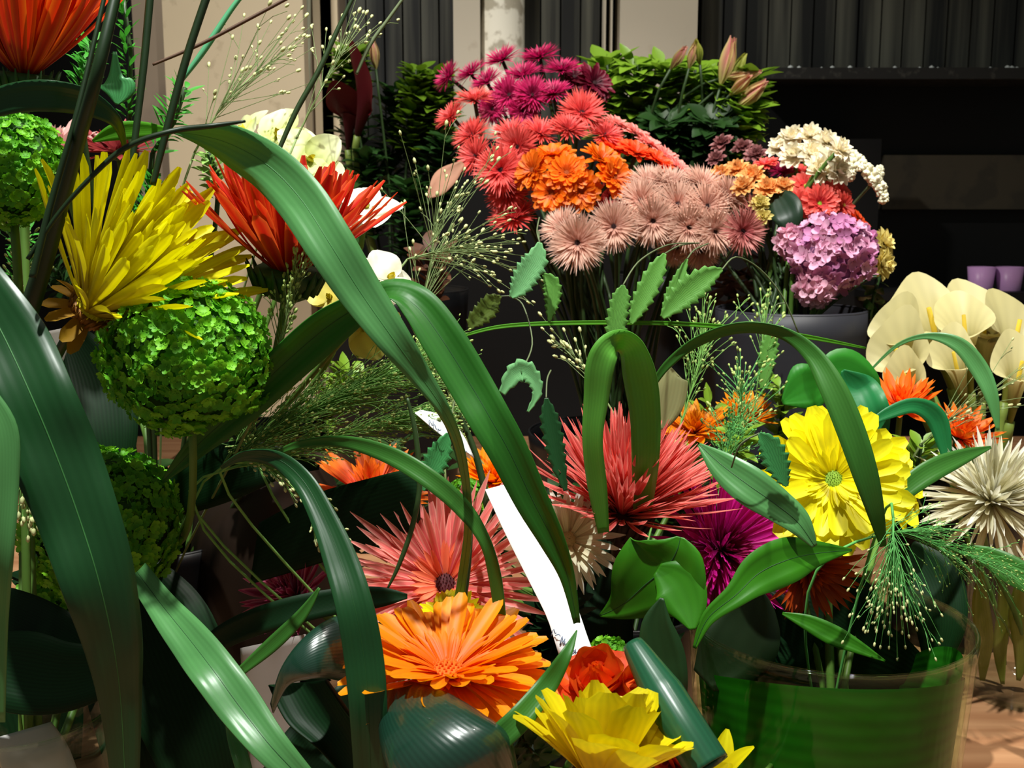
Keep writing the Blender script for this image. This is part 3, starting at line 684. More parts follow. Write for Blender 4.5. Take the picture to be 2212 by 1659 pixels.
spider_kind('mag', pm('crimson_magenta_petal', (150, 14, 66), (190, 24, 92)), pm('dark_crimson_petal', (120, 8, 50), (150, 14, 70)), M_eye)
spider_kind('cor', pm('back_coral_petal', (206, 66, 66), (228, 92, 84)), pm('back_coral_inner', (190, 50, 56), (212, 70, 66)), M_eye)
spider_kind('pal', pm('dusty_pink_petal', (206, 154, 136), (224, 184, 164), transl=.4), pm('dusty_pink_inner', (196, 142, 126), (216, 168, 150)), M_eye, 90, .055)
spider_kind('ros', pm('dusty_rose_petal', (190, 108, 106), (204, 130, 122)), pm('dusty_rose_inner', (170, 80, 86), (190, 100, 98)), M_eye)
gerb_kind('ora', pm('back_orange_petal', (226, 98, 8), (244, 124, 12)), pm('back_orange_inner', (206, 80, 10), (226, 100, 12)), mat('brown_orange_disc', (150, 66, 14), rough=.8, var=.4))
gerb_kind('red', pm('vermilion_petal', (236, 70, 24), (250, 96, 44)), pm('vermilion_inner', (226, 60, 20), (240, 80, 30)), M_orac)
gerb_kind('bur', pm('burgundy_petal', (92, 6, 32), (118, 12, 44)), pm('burgundy_inner', (66, 4, 24), (90, 6, 34)), M_eye, 28, .26)
gerb_kind('lit', pm('shell_pink_petal', (238, 130, 124), (250, 164, 152)), pm('shell_pink_inner', (232, 110, 110), (244, 140, 130)), M_orac, 28, .26)
gerb_kind('crl', pm('watermelon_petal', (222, 66, 62), (240, 104, 92)), pm('watermelon_inner', (206, 44, 56), (226, 70, 70)), M_grnd, 26, .28)
carn_kind('pea', pm('peach_petal', (232, 160, 84), (244, 186, 116))); carn_kind('pyel', pm('straw_petal', (214, 196, 110), (232, 214, 130))); carn_kind('wmum', pm('chalk_petal', (236, 224, 190), (246, 238, 214)))
carn_kind('sed', pm('dusky_mauve_petal', (124, 66, 70), (160, 104, 102)))
GS = {'mag': ('magenta spider gerberas at the top of the back bunch', 'spider_gerbera', 'magenta spider gerbera'),
      'cor': ('coral spider gerberas of the back bunch', 'spider_gerbera', 'coral spider gerbera'),
      'pal': ('pale pink spider gerberas of the back bunch', 'spider_gerbera', 'pale pink spider gerbera'),
      'ros': ('pale pink spider gerberas of the back bunch', 'spider_gerbera', 'dusty rose spider gerbera'),
      'ora': ('orange gerberas of the back bunch', 'gerbera', 'orange gerbera'), 'red': ('vermilion gerberas of the back bunch', 'gerbera', 'vermilion gerbera'),
      'bur': ('burgundy gerberas', 'gerbera', 'burgundy gerbera'), 'lit': ('shell pink gerberas on the slope of the back bunch', 'gerbera', 'shell pink gerbera'),
      'crl': ('watermelon red gerberas beside the white dome', 'gerbera', 'watermelon red gerbera'),
      'pea': ('peach spray blooms', 'carnation', 'peach spray bloom'), 'pyel': ('straw yellow blooms around the hydrangea', 'carnation', 'straw yellow bloom'),
      'sed': ('dusky mauve blooms under the lily buds', 'carnation', 'dusky mauve bloom'), 'wmum': ('white chrysanthemums of the back dome', 'chrysanthemum', 'white chrysanthemum')}
BD = [  # kind, px, py, depth, radius px, axis or None, what tells it apart
 ('mag', 1085, 130, 1.30, 46, None, 'highest head before the peeling pillar'),
 ('mag', 1166, 124, 1.30, 46, None, 'topmost head just off the peeling pillar, toward the white column'),
 ('mag', 1214, 152, 1.28, 44, None, 'head next to the burgundy gerberas'),
 ('mag', 969, 166, 1.30, 38, (-.7, .4, .5), 'outermost head over the dark shrub'),
 ('mag', 1018, 160, 1.29, 40, None, 'second head in from the dark shrub'),
 ('mag', 1052, 178, 1.27, 42, None, 'head just above the lone coral gerbera'),
 ('mag', 1128, 164, 1.27, 46, None, 'middle head under the two topmost ones'),
 ('mag', 1100, 206, 1.25, 46, (0, .3, .9), 'head in the heart of the magenta cluster'),
 ('mag', 1150, 206, 1.24, 46, (.1, .3, .9), 'head beside the green upright stalk'),
 ('mag', 1196, 202, 1.24, 44, None, 'head over the coral gerbera with the open eye'),
 ('mag', 1064, 236, 1.25, 38, (-.2, 0, .9), 'low head between two coral gerberas'),
 ('mag', 1130, 240, 1.24, 38, (0, -.1, .9), 'lowest head above the coral row'),
 ('bur', 1284, 180, 1.30, 46, (.5, .3, .8), 'large dark head nearest the white column'),
 ('bur', 1240, 166, 1.31, 36, (.2, .5, .8), 'smaller dark head beside the magenta heads'),
 ('cor', 1025, 216, 1.22, 46, (-.1, .85, .5), 'lone head raised on its stalk at the top of the coral group'),
 ('cor', 976, 252, 1.22, 42, (-.6, .6, .5), 'outermost coral head against the dark shrub'),
 ('cor', 1257, 244, 1.20, 56, (.15, .35, .92), 'open-faced head with a dark eye under the burgundy gerberas'),
 ('cor', 1106, 290, 1.20, 50, (-.1, .75, .6), 'head directly above the dark-eyed one'),
 ('cor', 1118, 318, 1.17, 52, (-.4, .1, .9), 'dark-eyed head at the edge of the orange gerberas'),
 ('cor', 1168, 288, 1.18, 48, (.1, .7, .65), 'head over the middle of the orange gerberas'),
 ('cor', 1228, 280, 1.18, 48, (.2, .7, .65), 'head between the open-faced one and the orange gerberas'),
 ('cor', 1020, 292, 1.21, 46, (-.5, .5, .7), 'shaded head under the lone raised one'),
 ('cor', 1028, 338, 1.19, 50, (-.6, .3, .7), 'head over the brownish withered petal'),
 ('cor', 1081, 368, 1.16, 60, (-.1, .1, .98), 'widest head, its dark eye turned to the viewer'),
 ('cor', 1098, 416, 1.17, 52, (-.2, -.2, .95), 'head below the widest dark-eyed one'),
 ('cor', 1110, 470, 1.17, 58, (-.3, .65, .6), 'lowest head above the grass spray'),
 ('cor', 1306, 292, 1.20, 46, (.4, .6, .7), 'head between the shell pink slope and the orange gerberas'),
 ('cor', 1318, 428, 1.19, 44, (.1, -.1, .95), 'deep shaded head between orange and pale pink ones'),
 ('lit', 1334, 270, 1.25, 36, (.4, .8, .4), 'topmost one next to the coral gerberas'),
 ('lit', 1374, 288, 1.24, 36, (.5, .75, .4), 'second one down the slope'),
 ('lit', 1402, 312, 1.23, 34, (.5, .75, .4), 'third one down, over the vermilion gerberas'),
 ('lit', 1438, 338, 1.22, 34, (.5, .7, .5), 'fourth one down, past the vermilion gerberas'),
 ('lit', 1466, 362, 1.21, 34, (.5, .7, .5), 'lowest one, meeting the pale pink heads'),
 ('red', 1328, 322, 1.19, 44, (.2, .8, .5), 'one touching the orange gerberas'),
 ('red', 1374, 330, 1.18, 46, (.3, .8, .5), 'middle one of the three'),
 ('red', 1420, 348, 1.18, 38, (.5, .7, .5), 'outermost one toward the pale pink heads'),
 ('ora', 1150, 368, 1.14, 48, (-.6, .3, .7), 'one against the widest coral head'),
 ('ora', 1196, 338, 1.15, 52, (-.1, .85, .5), 'topmost one of the orange patch'),
 ('ora', 1224, 374, 1.13, 50, (0, .4, .9), 'middle one facing the viewer'),
 ('ora', 1192, 416, 1.13, 46, (-.2, 0, .95), 'lower one toward the coral heads'),
 ('ora', 1254, 412, 1.13, 46, (.1, -.1, .95), 'lowest one over the white-pink heads'),
 ('ora', 1300, 344, 1.14, 50, (.4, .7, .6), 'upper one toward the vermilion gerberas'),
 ('ora', 1328, 384, 1.13, 48, (.5, .3, .8), 'one nearest the pale pink heads'),
 ('pal', 1248, 525, 1.08, 68, (-.2, .05, .97), 'lowest big head with a dark brown eye'),
 ('pal', 1214, 492, 1.11, 52, (-.5, .5, .7), 'head behind the lowest big one, toward the coral heads'),
 ('pal', 1326, 490, 1.10, 62, (-.15, .1, .97), 'second open head with a brown eye'),
 ('pal', 1410, 478, 1.10, 60, (0, 0, 1), 'third open head along the lower edge'),
 ('pal', 1402, 398, 1.13, 56, (0, .7, .7), 'top head beside the orange gerberas'),
 ('pal', 1384, 434, 1.11, 54, (-.2, .3, .9), 'head under the orange gerbera edge'),
 ('pal', 1450, 398, 1.13, 56, (.1, .75, .6), 'head in the top row, second past the orange gerberas'),
 ('pal', 1464, 442, 1.11, 58, (0, .35, .9), 'head in the centre of the pale pink mass'),
 ('pal', 1520, 398, 1.13, 54, (.3, .75, .6), 'head in the top row nearest the peach blooms'),
 ('pal', 1528, 446, 1.11, 58, (.2, .3, .9), 'head with a greenish dent at its middle'),
 ('pal', 1488, 492, 1.10, 58, (.1, .05, .98), 'head at the lower edge over the serrated spikelets'),
 ('pal', 1574, 424, 1.12, 54, (.5, .5, .7), 'head under the peach blooms'),
 ('pal', 1544, 500, 1.10, 56, (.25, 0, .95), 'head next to the dusty rose one'),
 ('pal', 1514, 542, 1.12, 48, (.1, -.5, .85), 'lowest head hanging under the mass'),
 ('pal', 1462, 534, 1.13, 46, (0, -.5, .85), 'shaded head hanging beside the lowest one'),
 ('ros', 1604, 500, 1.08, 54, (.35, 0, .93), 'one at the corner of the pale pink mass'),
 ('ros', 1628, 462, 1.11, 46, (.7, .3, .6), 'one peeping behind, by the dark green leaf'),
 ('pea', 1556, 376, 1.14, 26, None, 'one nearest the pale pink heads'),
 ('pea', 1592, 368, 1.15, 30, None, 'topmost one of the peach row'),
 ('pea', 1624, 382, 1.13, 32, None, 'middle one of the peach row'),
 ('pea', 1606, 404, 1.11, 28, None, 'lower one over the pale pink heads'),
 ('pea', 1658, 408, 1.11, 30, None, 'one below the magenta-red gerbera'),
 ('pea', 1692, 404, 1.11, 26, None, 'one touching the watermelon red gerberas'),
 ('pyel', 1642, 440, 1.10, 24, None, 'one hanging over the dark green leaf'),
 ('pyel', 1648, 470, 1.09, 22, None, 'smallest one beside the dusty rose gerbera'),
 ('crl', 1652, 356, 1.17, 30, (-.2, .85, .4), 'one behind the peach row'),
 ('mag', 1692, 372, 1.16, 34, (-.1, .8, .5), 'separate head among the watermelon red gerberas'),
 ('crl', 1726, 372, 1.17, 36, (0, .85, .4), 'topmost one under the white dome'),
 ('crl', 1740, 402, 1.13, 36, (-.1, .5, .85), 'one left of the ring with the green eye'),
 ('crl', 1776, 404, 1.13, 36, (.15, .55, .8), 'one right under the white dome'),
 ('crl', 1812, 414, 1.14, 34, (.5, .5, .7), 'outermost one near the white spike'),
 ('crl', 1770, 440, 1.09, 42, (.05, .1, .99), 'round one with a green eye above the pink hydrangea'),
 ('crl', 1728, 440, 1.10, 36, (-.3, .1, .9), 'one beside the dark green leaf'),
 ('crl', 1822, 444, 1.12, 32, (.6, .2, .7), 'dark one behind the hydrangea shoulder'),
 ('red', 1852, 480, 1.14, 36, (.6, .6, .5), 'lone one peeping over the hydrangea shoulder'),
 ('pyel', 1906, 524, 1.10, 34, (.7, .4, .6), 'upper bloom at the outer side of the hydrangea'),
 ('pyel', 1904, 570, 1.09, 36, (.7, -.1, .7), 'lower bloom at the outer side of the hydrangea'),
 ('pyel', 1868, 578, 1.10, 26, (.5, -.4, .8), 'small bloom under the hydrangea'),
 ('sed', 1560, 312, 1.30, 28, None, 'one directly under the lily foliage'), ('sed', 1604, 320, 1.29, 26, None, 'middle one'), ('sed', 1634, 336, 1.27, 28, None, 'one beside the white dome'), ('sed', 1548, 344, 1.28, 24, None, 'darkest one over the pale pink heads'),
]
for i, (k, px, py, dd, R, ax, tell) in enumerate(BD):
    g, nm, ad = GS[k]
    if ax is None:
        cx, cy = (1250, 380) if px < 1530 else (1720, 470)
        ax = ((px-cx)/260, (cy-py)/260+.35, .75)
    anchor = (AB if px < 1540 else AK)+Vector((random.uniform(-.03, .03), random.uniform(-.03, .03), 0))
    if k == 'sed': anchor = AH
    sm = M_stemd
    head(k, nm, ad+', '+tell if len((ad+tell).split()) < 16 else ad+' '+tell, 'flower', (px, py, dd), ax, R, g, anchor, sm, i)
# white dome of chrysanthemums with trailing white spikes
wd = [(1688, 320, 'lowest toward the mauve blooms'), (1712, 300, 'at the crown toward the lily buds'), (1748, 296, 'topmost of the dome'), (1784, 308, 'next to the trailing spikes'), (1716, 336, 'front face near the peach blooms'), (1756, 334, 'centre of the dome'), (1794, 344, 'front face under the spikes'), (1770, 366, 'low front, over the watermelon gerberas'), (1808, 370, 'lowest outer side'), (1812, 324, 'outer shoulder')]
for i, (px, py, tell) in enumerate(wd):
    head('wmum', 'chrysanthemum', 'white chrysanthemum, '+tell, 'flower', (px, py, 1.19-.012*i), ((px-1750)/120, (390-py)/120, .7), 36, GS['wmum'][0], AK, M_stem, i)
M_gn = mat('ivory_floret', (232, 226, 196), rough=.6, transl=.2, var=.15)
def spike(label, pts, rpx, m, anchor):
    c = [P(*q) for q in cr(pts, 44)]; mb = MB(); rnd = random.Random(int(pts[0][0])); n = len(c)
    root = empty('flower_spike', c[0]); tag(root, label, 'flower', 'white flower spikes')
    for i, p in enumerate(c):
        t = i/(n-1); r = D(rpx, pts[0][2])*(.55+.6*math.sin(PI*(.15+.75*t)))
        for k in range(6):
            v = Vector((rnd.uniform(-1, 1), rnd.uniform(-1, 1), rnd.uniform(-.8, 1))).normalized()
            mb.blob(p+v*r*.75, r*.42, v, 1.2, nu=5, nv=3)
    mb.obj('florets', m, root)
    st = MB(); st.tube(c, D(2.5, pts[0][2]), 5); q = bez(c[0], c[0]+Vector((-.01, .05, -.03)), anchor+Vector((0, .03, .1)), anchor, 12); st.tube(q, .0016, 5); st.obj('stem', M_stemg, root)
spike('arching white flower spike trailing down from the white dome', [(1806, 312, 1.15), (1846, 342, 1.13), (1880, 376, 1.12), (1900, 402, 1.12), (1908, 432, 1.12)], 13, M_gn, AK)
spike('short white flower spike hanging under the arching one', [(1822, 350, 1.14), (1832, 366, 1.13), (1836, 384, 1.13)], 12, M_gn, AK)
spike('tip-up white flower spike at the end of the trailing arch', [(1884, 396, 1.14), (1896, 378, 1.13), (1900, 364, 1.13)], 10, M_gn, AK)
M_hyd = [mat('pink_hydrangea', (226, 156, 190), (236, 180, 208), rough=.6, transl=.25, var=.2, nscale=120), mat('lilac_hydrangea', (206, 130, 178), rough=.6, transl=.25, var=.25, nscale=120)]
M_hydp = [mat('pale_pink_hydrangea', (226, 170, 190), rough=.6, transl=.25, var=.2, nscale=120)]
pompom('hydrangea', 'round lilac-pink hydrangea head over the charcoal bucket', 'flower', (1800, 545, 1.07), 90, 130, 20, M_hyd, mat('hydrangea_core', (120, 70, 110), rough=.8), AK, 'hydrangea heads', 11, (1.02, .9, .95), np=4)
pompom('hydrangea', 'small pale pink hydrangea tuft hanging below the round one', 'flower', (1762, 622, 1.06), 36, 40, 20, M_hydp, mat('hydrangea_core', (120, 70, 110)), AK, 'hydrangea heads', 12, np=4)
pompom('hydrangea', 'small whitish-pink hydrangea tuft by the dark green leaf', 'flower', (1716, 524, 1.08), 34, 36, 18, M_hydp, mat('hydrangea_core', (120, 70, 110)), AK, 'hydrangea heads', 13, np=4)

# ---------------------------------------------------------------- calla lilies
def calla(label, top, base, Rpx, m, group, anchor, lean=(0, .1, 1), seed=1, open_=1.0, name='calla_lily', spadix=True):
    """top: centre of the mouth, base: foot of the funnel; lean: which way the open mouth looks"""
    a = P(*base); b = P(*top); R = D(Rpx, top[2]); rnd = random.Random(seed); face = AX(*lean)
    root = empty(name, a); tag(root, label, 'flower', group)
    n, k = 16, 34; rows = []
    h = (b-a)
    for i in range(n+1):
        t = i/n; tt = min(1, t*1.12)
        c = a+h*(t**.9)
        axd = (h.normalized()*(1-t*.75)+face*(t*.75)*open_).normalized()
        s = axd.cross(Vector((0, 0, 1))) if abs(axd.z) < .9 else axd.cross(RIGHT)
        s.normalize(); u = s.cross(axd)
        r = R*(.10+.36*t+.66*t**6)
        row = []
        for j in range(k+1):
            ph = 2*PI*j/k*1.04-PI/2-.05+.35*rnd.random()*0
            tipup = max(0, math.cos((ph-PI/2)/1.0))**6*t**4*R*.55
            fl = r*(1+(.06*math.sin(3*ph+seed)+.03*math.sin(5*ph+2*seed))*t**5)
            row.append(c+s*math.cos(ph)*fl+u*(math.sin(ph)*fl*(.8 if math.sin(ph) < 0 else 1)+tipup)-axd*(t**6*R*(.22-.10*math.sin(ph)+.10*math.sin(2*ph+seed)))+axd*(.0012*j/k))
        rows.append(row)
    mb = MB(); mb.grid(rows); mb.obj('spathe', m, root)
    if spadix:
        mb = MB(); q = [a+h*.25, a+h*.6, a+h*.98+face*R*.1]; mb.tube(q, lambda t: R*.13*(1-.4*t), 8); mb.obj('spadix', mat('spadix_yellow', (190, 160, 40), rough=.8, var=.3), root)
    st = MB(); st.tube(bez(a+h*.06, a-h*.8, anchor+Vector((0, 0, .08)), anchor, 14), .0046, 8); st.obj('stem', mat('calla_stem', (120, 140, 60), rough=.45, var=.2), root)
    return root
M_calla = mat('cream_spathe', (142, 144, 56), (204, 194, 140), rough=.5, transl=.3, var=.08, nscale=20, veins=16, vein_amt=.06, ramp=(.25, .8))
cg = 'cream calla lilies in the black bucket'
def A_(dx): return AY+Vector((dx, 0, 0))
calla('cream calla lily rising highest beside the lilac cups', (2002, 665, 1.05), (2058, 850, 1.08), 68, M_calla, cg, A_(-.02), (.1, .45, .8), 1)
calla('cream calla lily turned toward the charcoal bucket, upper of the two', (1928, 700, 1.03), (2018, 868, 1.06), 52, M_calla, cg, A_(-.03), (-.5, .4, .7), 2)
calla('broad cream calla lily at the outer edge over the green lobed leaf', (1934, 752, 1.01), (2012, 895, 1.04), 62, M_calla, cg, A_(-.03), (-.5, .25, .75), 3)
calla('small crumpled cream calla lily lowest over the orange flowers', (1952, 806, .99), (2004, 910, 1.02), 40, M_calla, cg, A_(-.03), (-.3, .2, .9), 4)
calla('cream calla lily with its mouth between the two tallest', (2080, 680, 1.03), (2098, 860, 1.05), 56, M_calla, cg, A_(0), (-.1, .5, .75), 5)
calla('widest cream calla lily under the lilac cups', (2124, 668, 1.06), (2120, 870, 1.07), 70, M_calla, cg, A_(.01), (.2, .5, .75), 6)
calla('cream calla lily cut by the picture edge, upper one', (2200, 690, 1.04), (2168, 880, 1.06), 62, M_calla, cg, A_(.03), (.3, .5, .75), 7)
calla('cream calla lily cut by the picture edge, lower one', (2206, 780, .99), (2180, 920, 1.02), 54, M_calla, cg, A_(.03), (.1, .4, .8), 8)
calla('cream calla lily in the middle of the lower row', (2058, 760, 1.0), (2092, 905, 1.03), 48, M_calla, cg, A_(.0), (-.2, .4, .8), 9)
M_callab = mat('burgundy_spathe', (40, 8, 10), (84, 8, 18), rough=.6, spec=.2, transl=.15, var=.15, nscale=20)
calla('burgundy calla lily arching over the dark shrub beside the door post', (800, 190, 1.42), (770, 300, 1.45), 62, M_callab, 'burgundy calla lilies', AS, (.75, .1, -.35), 10, spadix=False)
calla('burgundy calla lily lower in the shrub, half lost behind the door post', (752, 222, 1.46), (752, 330, 1.48), 44, M_callab, 'burgundy calla lilies', AS, (.2, .5, -.5), 11, spadix=False)
# ---------------------------------------------------------------- lily buds
M_bud = pm('lily_bud_pink', (150, 150, 84), (222, 140, 140), (196, 190, 110), ramp=(.0, .5)); M_budg = pm('lily_bud_green', (120, 150, 50), (196, 196, 90))
for i, (px, py, L, ax, lab, m) in enumerate((
        (1556, 186, 104, (.25, 1, .2), 'tall pink lily bud standing highest over the foliage', M_bud), (1578, 176, 66, (.45, .9, .3), 'short green lily bud beside the tallest pink one', M_budg),
        (1562, 168, 60, (.95, .1, .3), 'small pink lily bud pointing out under the tallest one', M_bud), (1586, 176, 62, (1, .35, .2), 'pink-tipped lily bud pointing toward the dark ledge', M_bud),
        (1588, 236, 88, (.75, .65, .3), 'lowest pink lily bud leaning out against the black wall', M_bud), (1576, 206, 70, (.5, .4, .7), 'pink lily bud hanging in front of the leaves', M_bud),
        (1448, 150, 60, (.5, .7, .4), 'short pink lily bud before the white column', M_bud), (1488, 148, 62, (.25, .9, .3), 'pink lily bud at the middle of the foliage', M_bud),
        (1512, 140, 56, (-.2, .9, .4), 'yellow-green lily bud at the middle of the foliage', M_budg), (812, 150, 62, (-.1, 1, .2), 'pinkish bud above the burgundy callas', M_bud))):
    dd = 1.40 if px > 900 else 1.45
    flower('lily_bud', lab, 'flower bud', (px, py, dd), ax, [dict(name='petals', n=6, L=D(L, dd), W=D(L*.36, dd), kind='bud', open=17, curl=36, cup=.3, m=m, r0=D(2, dd), seg=8, k=5, jit=.1)],
           'lily buds', None, None, AH if px > 900 else AS, M_stemd, .0018, 60+i)
head_wilt = mat('withered_petal', (168, 120, 96), rough=.7, transl=.3, var=.2)
M_brown = mat('brown_leaf', (84, 48, 26), rough=.6, transl=.2, var=.35, nscale=30); M_brd = mat('dark_brown_leaf', (44, 20, 14), rough=.6, transl=.2, var=.35, nscale=30)
blade('withered_petal', 'brownish withered petal drooping beside the coral gerberas', 'petal', [(1000, 352, 1.17, 12), (966, 382, 1.16, 44, 20), (944, 408, 1.15, 38, 10), (924, 426, 1.14, 8)], head_wilt, n=14)
# ================================================================ LEAVES AND BLADES
def lf(name, c, c2=None, **k):
    q = dict(rough=.42, transl=.3, var=.18, nscale=16, veins=9, vein_amt=.07, spec=.4, rnd=.05); q.update(k); return mat(name, c, c2, **q)
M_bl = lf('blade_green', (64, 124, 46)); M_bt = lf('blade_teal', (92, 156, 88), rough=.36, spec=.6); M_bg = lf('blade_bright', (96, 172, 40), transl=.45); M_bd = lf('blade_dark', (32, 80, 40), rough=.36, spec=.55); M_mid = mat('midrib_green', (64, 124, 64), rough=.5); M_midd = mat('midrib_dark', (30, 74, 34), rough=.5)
M_sal = lf('salal_green', (56, 128, 20), veins=5, rough=.4); M_sald = lf('salal_dark', (34, 66, 32), veins=5); M_lob = lf('lobed_green', (48, 134, 36), veins=6); M_min = lf('mint_leaf', (70, 150, 84), veins=11, vein_amt=.3); M_oat = lf('oat_spikelet', (100, 160, 66), veins=15, vein_amt=.5, rough=.55); M_oatl = lf('pale_oat_spikelet', (124, 190, 124), veins=15, vein_amt=.4, rough=.55)
gb = 'long arching grass blades'
blade('grass_leaf', 'longest arching blade, crossing in front of the red spider gerbera', 'leaf', [(376, 286, .60, 6), (430, 292, .59, 40, 25), (500, 312, .58, 84, 30), (580, 358, .57, 100, 22), (650, 430, .56, 108, 12), (715, 530, .55, 106, 5), (778, 630, .55, 94), (848, 730, .55, 74, -8), (908, 812, .56, 48, -15), (960, 890, .57, 28, -20), (996, 980, .59, 20), (1012, 1120, .61, 18), (1000, 1240, .63, 20), (985, 1330, .66, 22)], M_bt, gb, .1, 64, M_mid)
blade('grass_leaf', 'wide blade bending over and running down beside the white card', 'leaf', [(352, 1040, .66, 8), (420, 968, .65, 44, 10), (520, 876, .64, 74, 15), (620, 780, .63, 86, 15), (710, 704, .62, 86, 10), (790, 655, .61, 62, 5), (850, 638, .60, 46, -50), (902, 664, .595, 76, -20), (956, 735, .59, 92, -6), (1020, 837, .585, 92), (1060, 905, .58, 90, 3), (1100, 975, .58, 84, 5), (1150, 1079, .585, 72, 8), (1194, 1165, .59, 54, 10), (1226, 1245, .595, 32, 8), (1246, 1345, .60, 14)], lf('blade_keeled', (58, 128, 44), transl=.45), gb, .26, 76, M_midd)
blade('broad_leaf', 'broad dark drooping leaf across the two lower viburnum heads', 'leaf', [(-60, 600, .54, 120, 10), (10, 730, .53, 170, 14), (70, 860, .52, 178, 12), (120, 980, .52, 176, 8), (168, 1110, .52, 168, 4), (212, 1250, .52, 152), (246, 1400, .53, 116, -4), (262, 1530, .54, 84), (272, 1720, .55, 52)], M_bd, None, .08, 50, M_mid, .1)
blade('grass_leaf', 'narrow blue-green blade standing along the picture edge', 'leaf', [(-30, 850, .50, 40), (12, 930, .50, 52, 10), (16, 1050, .50, 46), (6, 1200, .50, 44), (-2, 1350, .51, 36), (-4, 1560, .52, 28)], M_bt, gb, .1, 30)
blade('broad_leaf', 'ribbed green leaf running down to the bottom edge under the viburnum', 'leaf', [(296, 1236, .62, 50), (352, 1310, .60, 62, 8), (410, 1382, .58, 84, 6), (462, 1450, .56, 94), (524, 1535, .55, 92, -4), (592, 1620, .54, 74), (690, 1720, .54, 44)], M_bt, None, .16, 40, M_midd, .1)
blade('broad_leaf', 'slim leaf edge half tucked under the ribbed green leaf', 'leaf', [(492, 1540, .58, 14), (506, 1590, .58, 30), (524, 1650, .57, 34), (550, 1740, .57, 26)], M_bt, None, .12, 16)
blade('grass_leaf', 'dark blade dropping in front of the orange gerbera edge', 'leaf', [(478, 1010, .60, 8), (530, 984, .59, 22, 30), (600, 992, .58, 36, 25), (656, 1040, .57, 46, 12), (700, 1120, .56, 56, 6), (736, 1210, .55, 72, 3), (766, 1310, .54, 80), (786, 1420, .54, 84), (796, 1540, .54, 80), (802, 1720, .55, 66)], M_bd, gb, .14, 56, M_midd)
blade('grass_leaf', 'short blade folded over like a hairpin above the coral gerbera', 'leaf', [(1304, 1150, .68, 24), (1290, 1050, .67, 42), (1280, 950, .66, 44), (1288, 860, .655, 54), (1296, 790, .65, 62, 5), (1312, 752, .65, 56, 20), (1340, 736, .66, 46, 40), (1366, 752, .67, 56, 20), (1382, 810, .68, 72, 6), (1394, 900, .69, 66), (1394, 1000, .70, 58), (1388, 1100, .72, 40)], lf('hairpin_green', (104, 176, 66), transl=.4, rough=.36, spec=.6), gb, .08, 60)
blade('grass_leaf', 'slender blade arching over and down across the brilliant yellow gerbera', 'leaf', [(1400, 850, .72, 10), (1440, 790, .71, 18), (1510, 735, .70, 22, 30), (1600, 706, .69, 24, 40), (1690, 718, .68, 26, 30), (1755, 765, .67, 38, 10), (1800, 840, .66, 56), (1838, 930, .655, 60), (1868, 1020, .655, 54), (1890, 1100, .66, 38), (1908, 1180, .67, 14)], M_bl, gb, .1, 60)
blade('grass_stalk', 'thin green stalk bowed level across the back bunch to the callas', 'leaf', [(985, 730, .80, 5), (1080, 706, .80, 8), (1220, 698, .80, 9), (1420, 698, .81, 9), (1560, 706, .82, 10), (1720, 724, .83, 10), (1870, 752, .84, 4)], M_bg, gb, .2, 40)
blade('grass_leaf', 'broad blue-green blade between the coral and yellow gerberas', 'leaf', [(1510, 960, .68, 8), (1560, 1005, .67, 60, 6), (1620, 1050, .66, 84), (1680, 1092, .655, 72), (1725, 1130, .65, 54, -10), (1760, 1180, .65, 12)], M_bt, gb, .12, 36, M_midd)
blade('grass_leaf', 'light green blade sweeping over the open-eyed coral gerbera', 'leaf', [(560, 1000, .64, 6), (640, 962, .63, 16), (740, 954, .62, 26, 15), (840, 982, .61, 38, 8), (930, 1036, .60, 42), (1000, 1098, .60, 38), (1048, 1170, .60, 26), (1070, 1250, .605, 28), (1082, 1345, .61, 24)], M_bl, gb, .12, 50)
blade('grass_leaf', 'pale teal blade drooping in front of the callas', 'leaf', [(1880, 800, .92, 4), (1940, 745, .91, 8), (2005, 726, .90, 14), (2070, 744, .89, 32), (2115, 796, .885, 38), (2142, 856, .88, 28), (2156, 930, .88, 6)], M_bt, gb, .12, 36)
blade('grass_leaf', 'dark leaf standing edge-on over the vase between the white and yellow flowers', 'leaf', [(1880, 1140, .74, 6), (1930, 1080, .74, 36), (2000, 1024, .74, 48), (2070, 990, .75, 36), (2140, 966, .76, 6)], M_bl, gb, .12, 26)
blade('grass_leaf', 'green leaf pointing out over the clear glass vase', 'leaf', [(2080, 1180, .78, 8), (2140, 1205, .77, 46), (2200, 1240, .76, 60), (2280, 1290, .75, 40)], M_bl, gb, .12, 20)
blade('grass_leaf', 'dark curved blade tip rising from the bottom edge to the foot of the card', 'leaf', [(985, 1690, .52, 50), (1050, 1620, .52, 56), (1120, 1555, .52, 54), (1182, 1480, .53, 44), (1222, 1415, .53, 26), (1246, 1362, .54, 3)], M_bl, gb, .12, 32)
blade('grass_leaf', 'dark leaf band lying under the red-orange gerbera', 'leaf', [(-60, 240, .56, 50), (30, 212, .56, 62), (110, 206, .56, 66, 10), (190, 222, .57, 56, 10), (250, 262, .58, 26), (270, 320, .6, 8)], M_bd, gb, .12, 28)
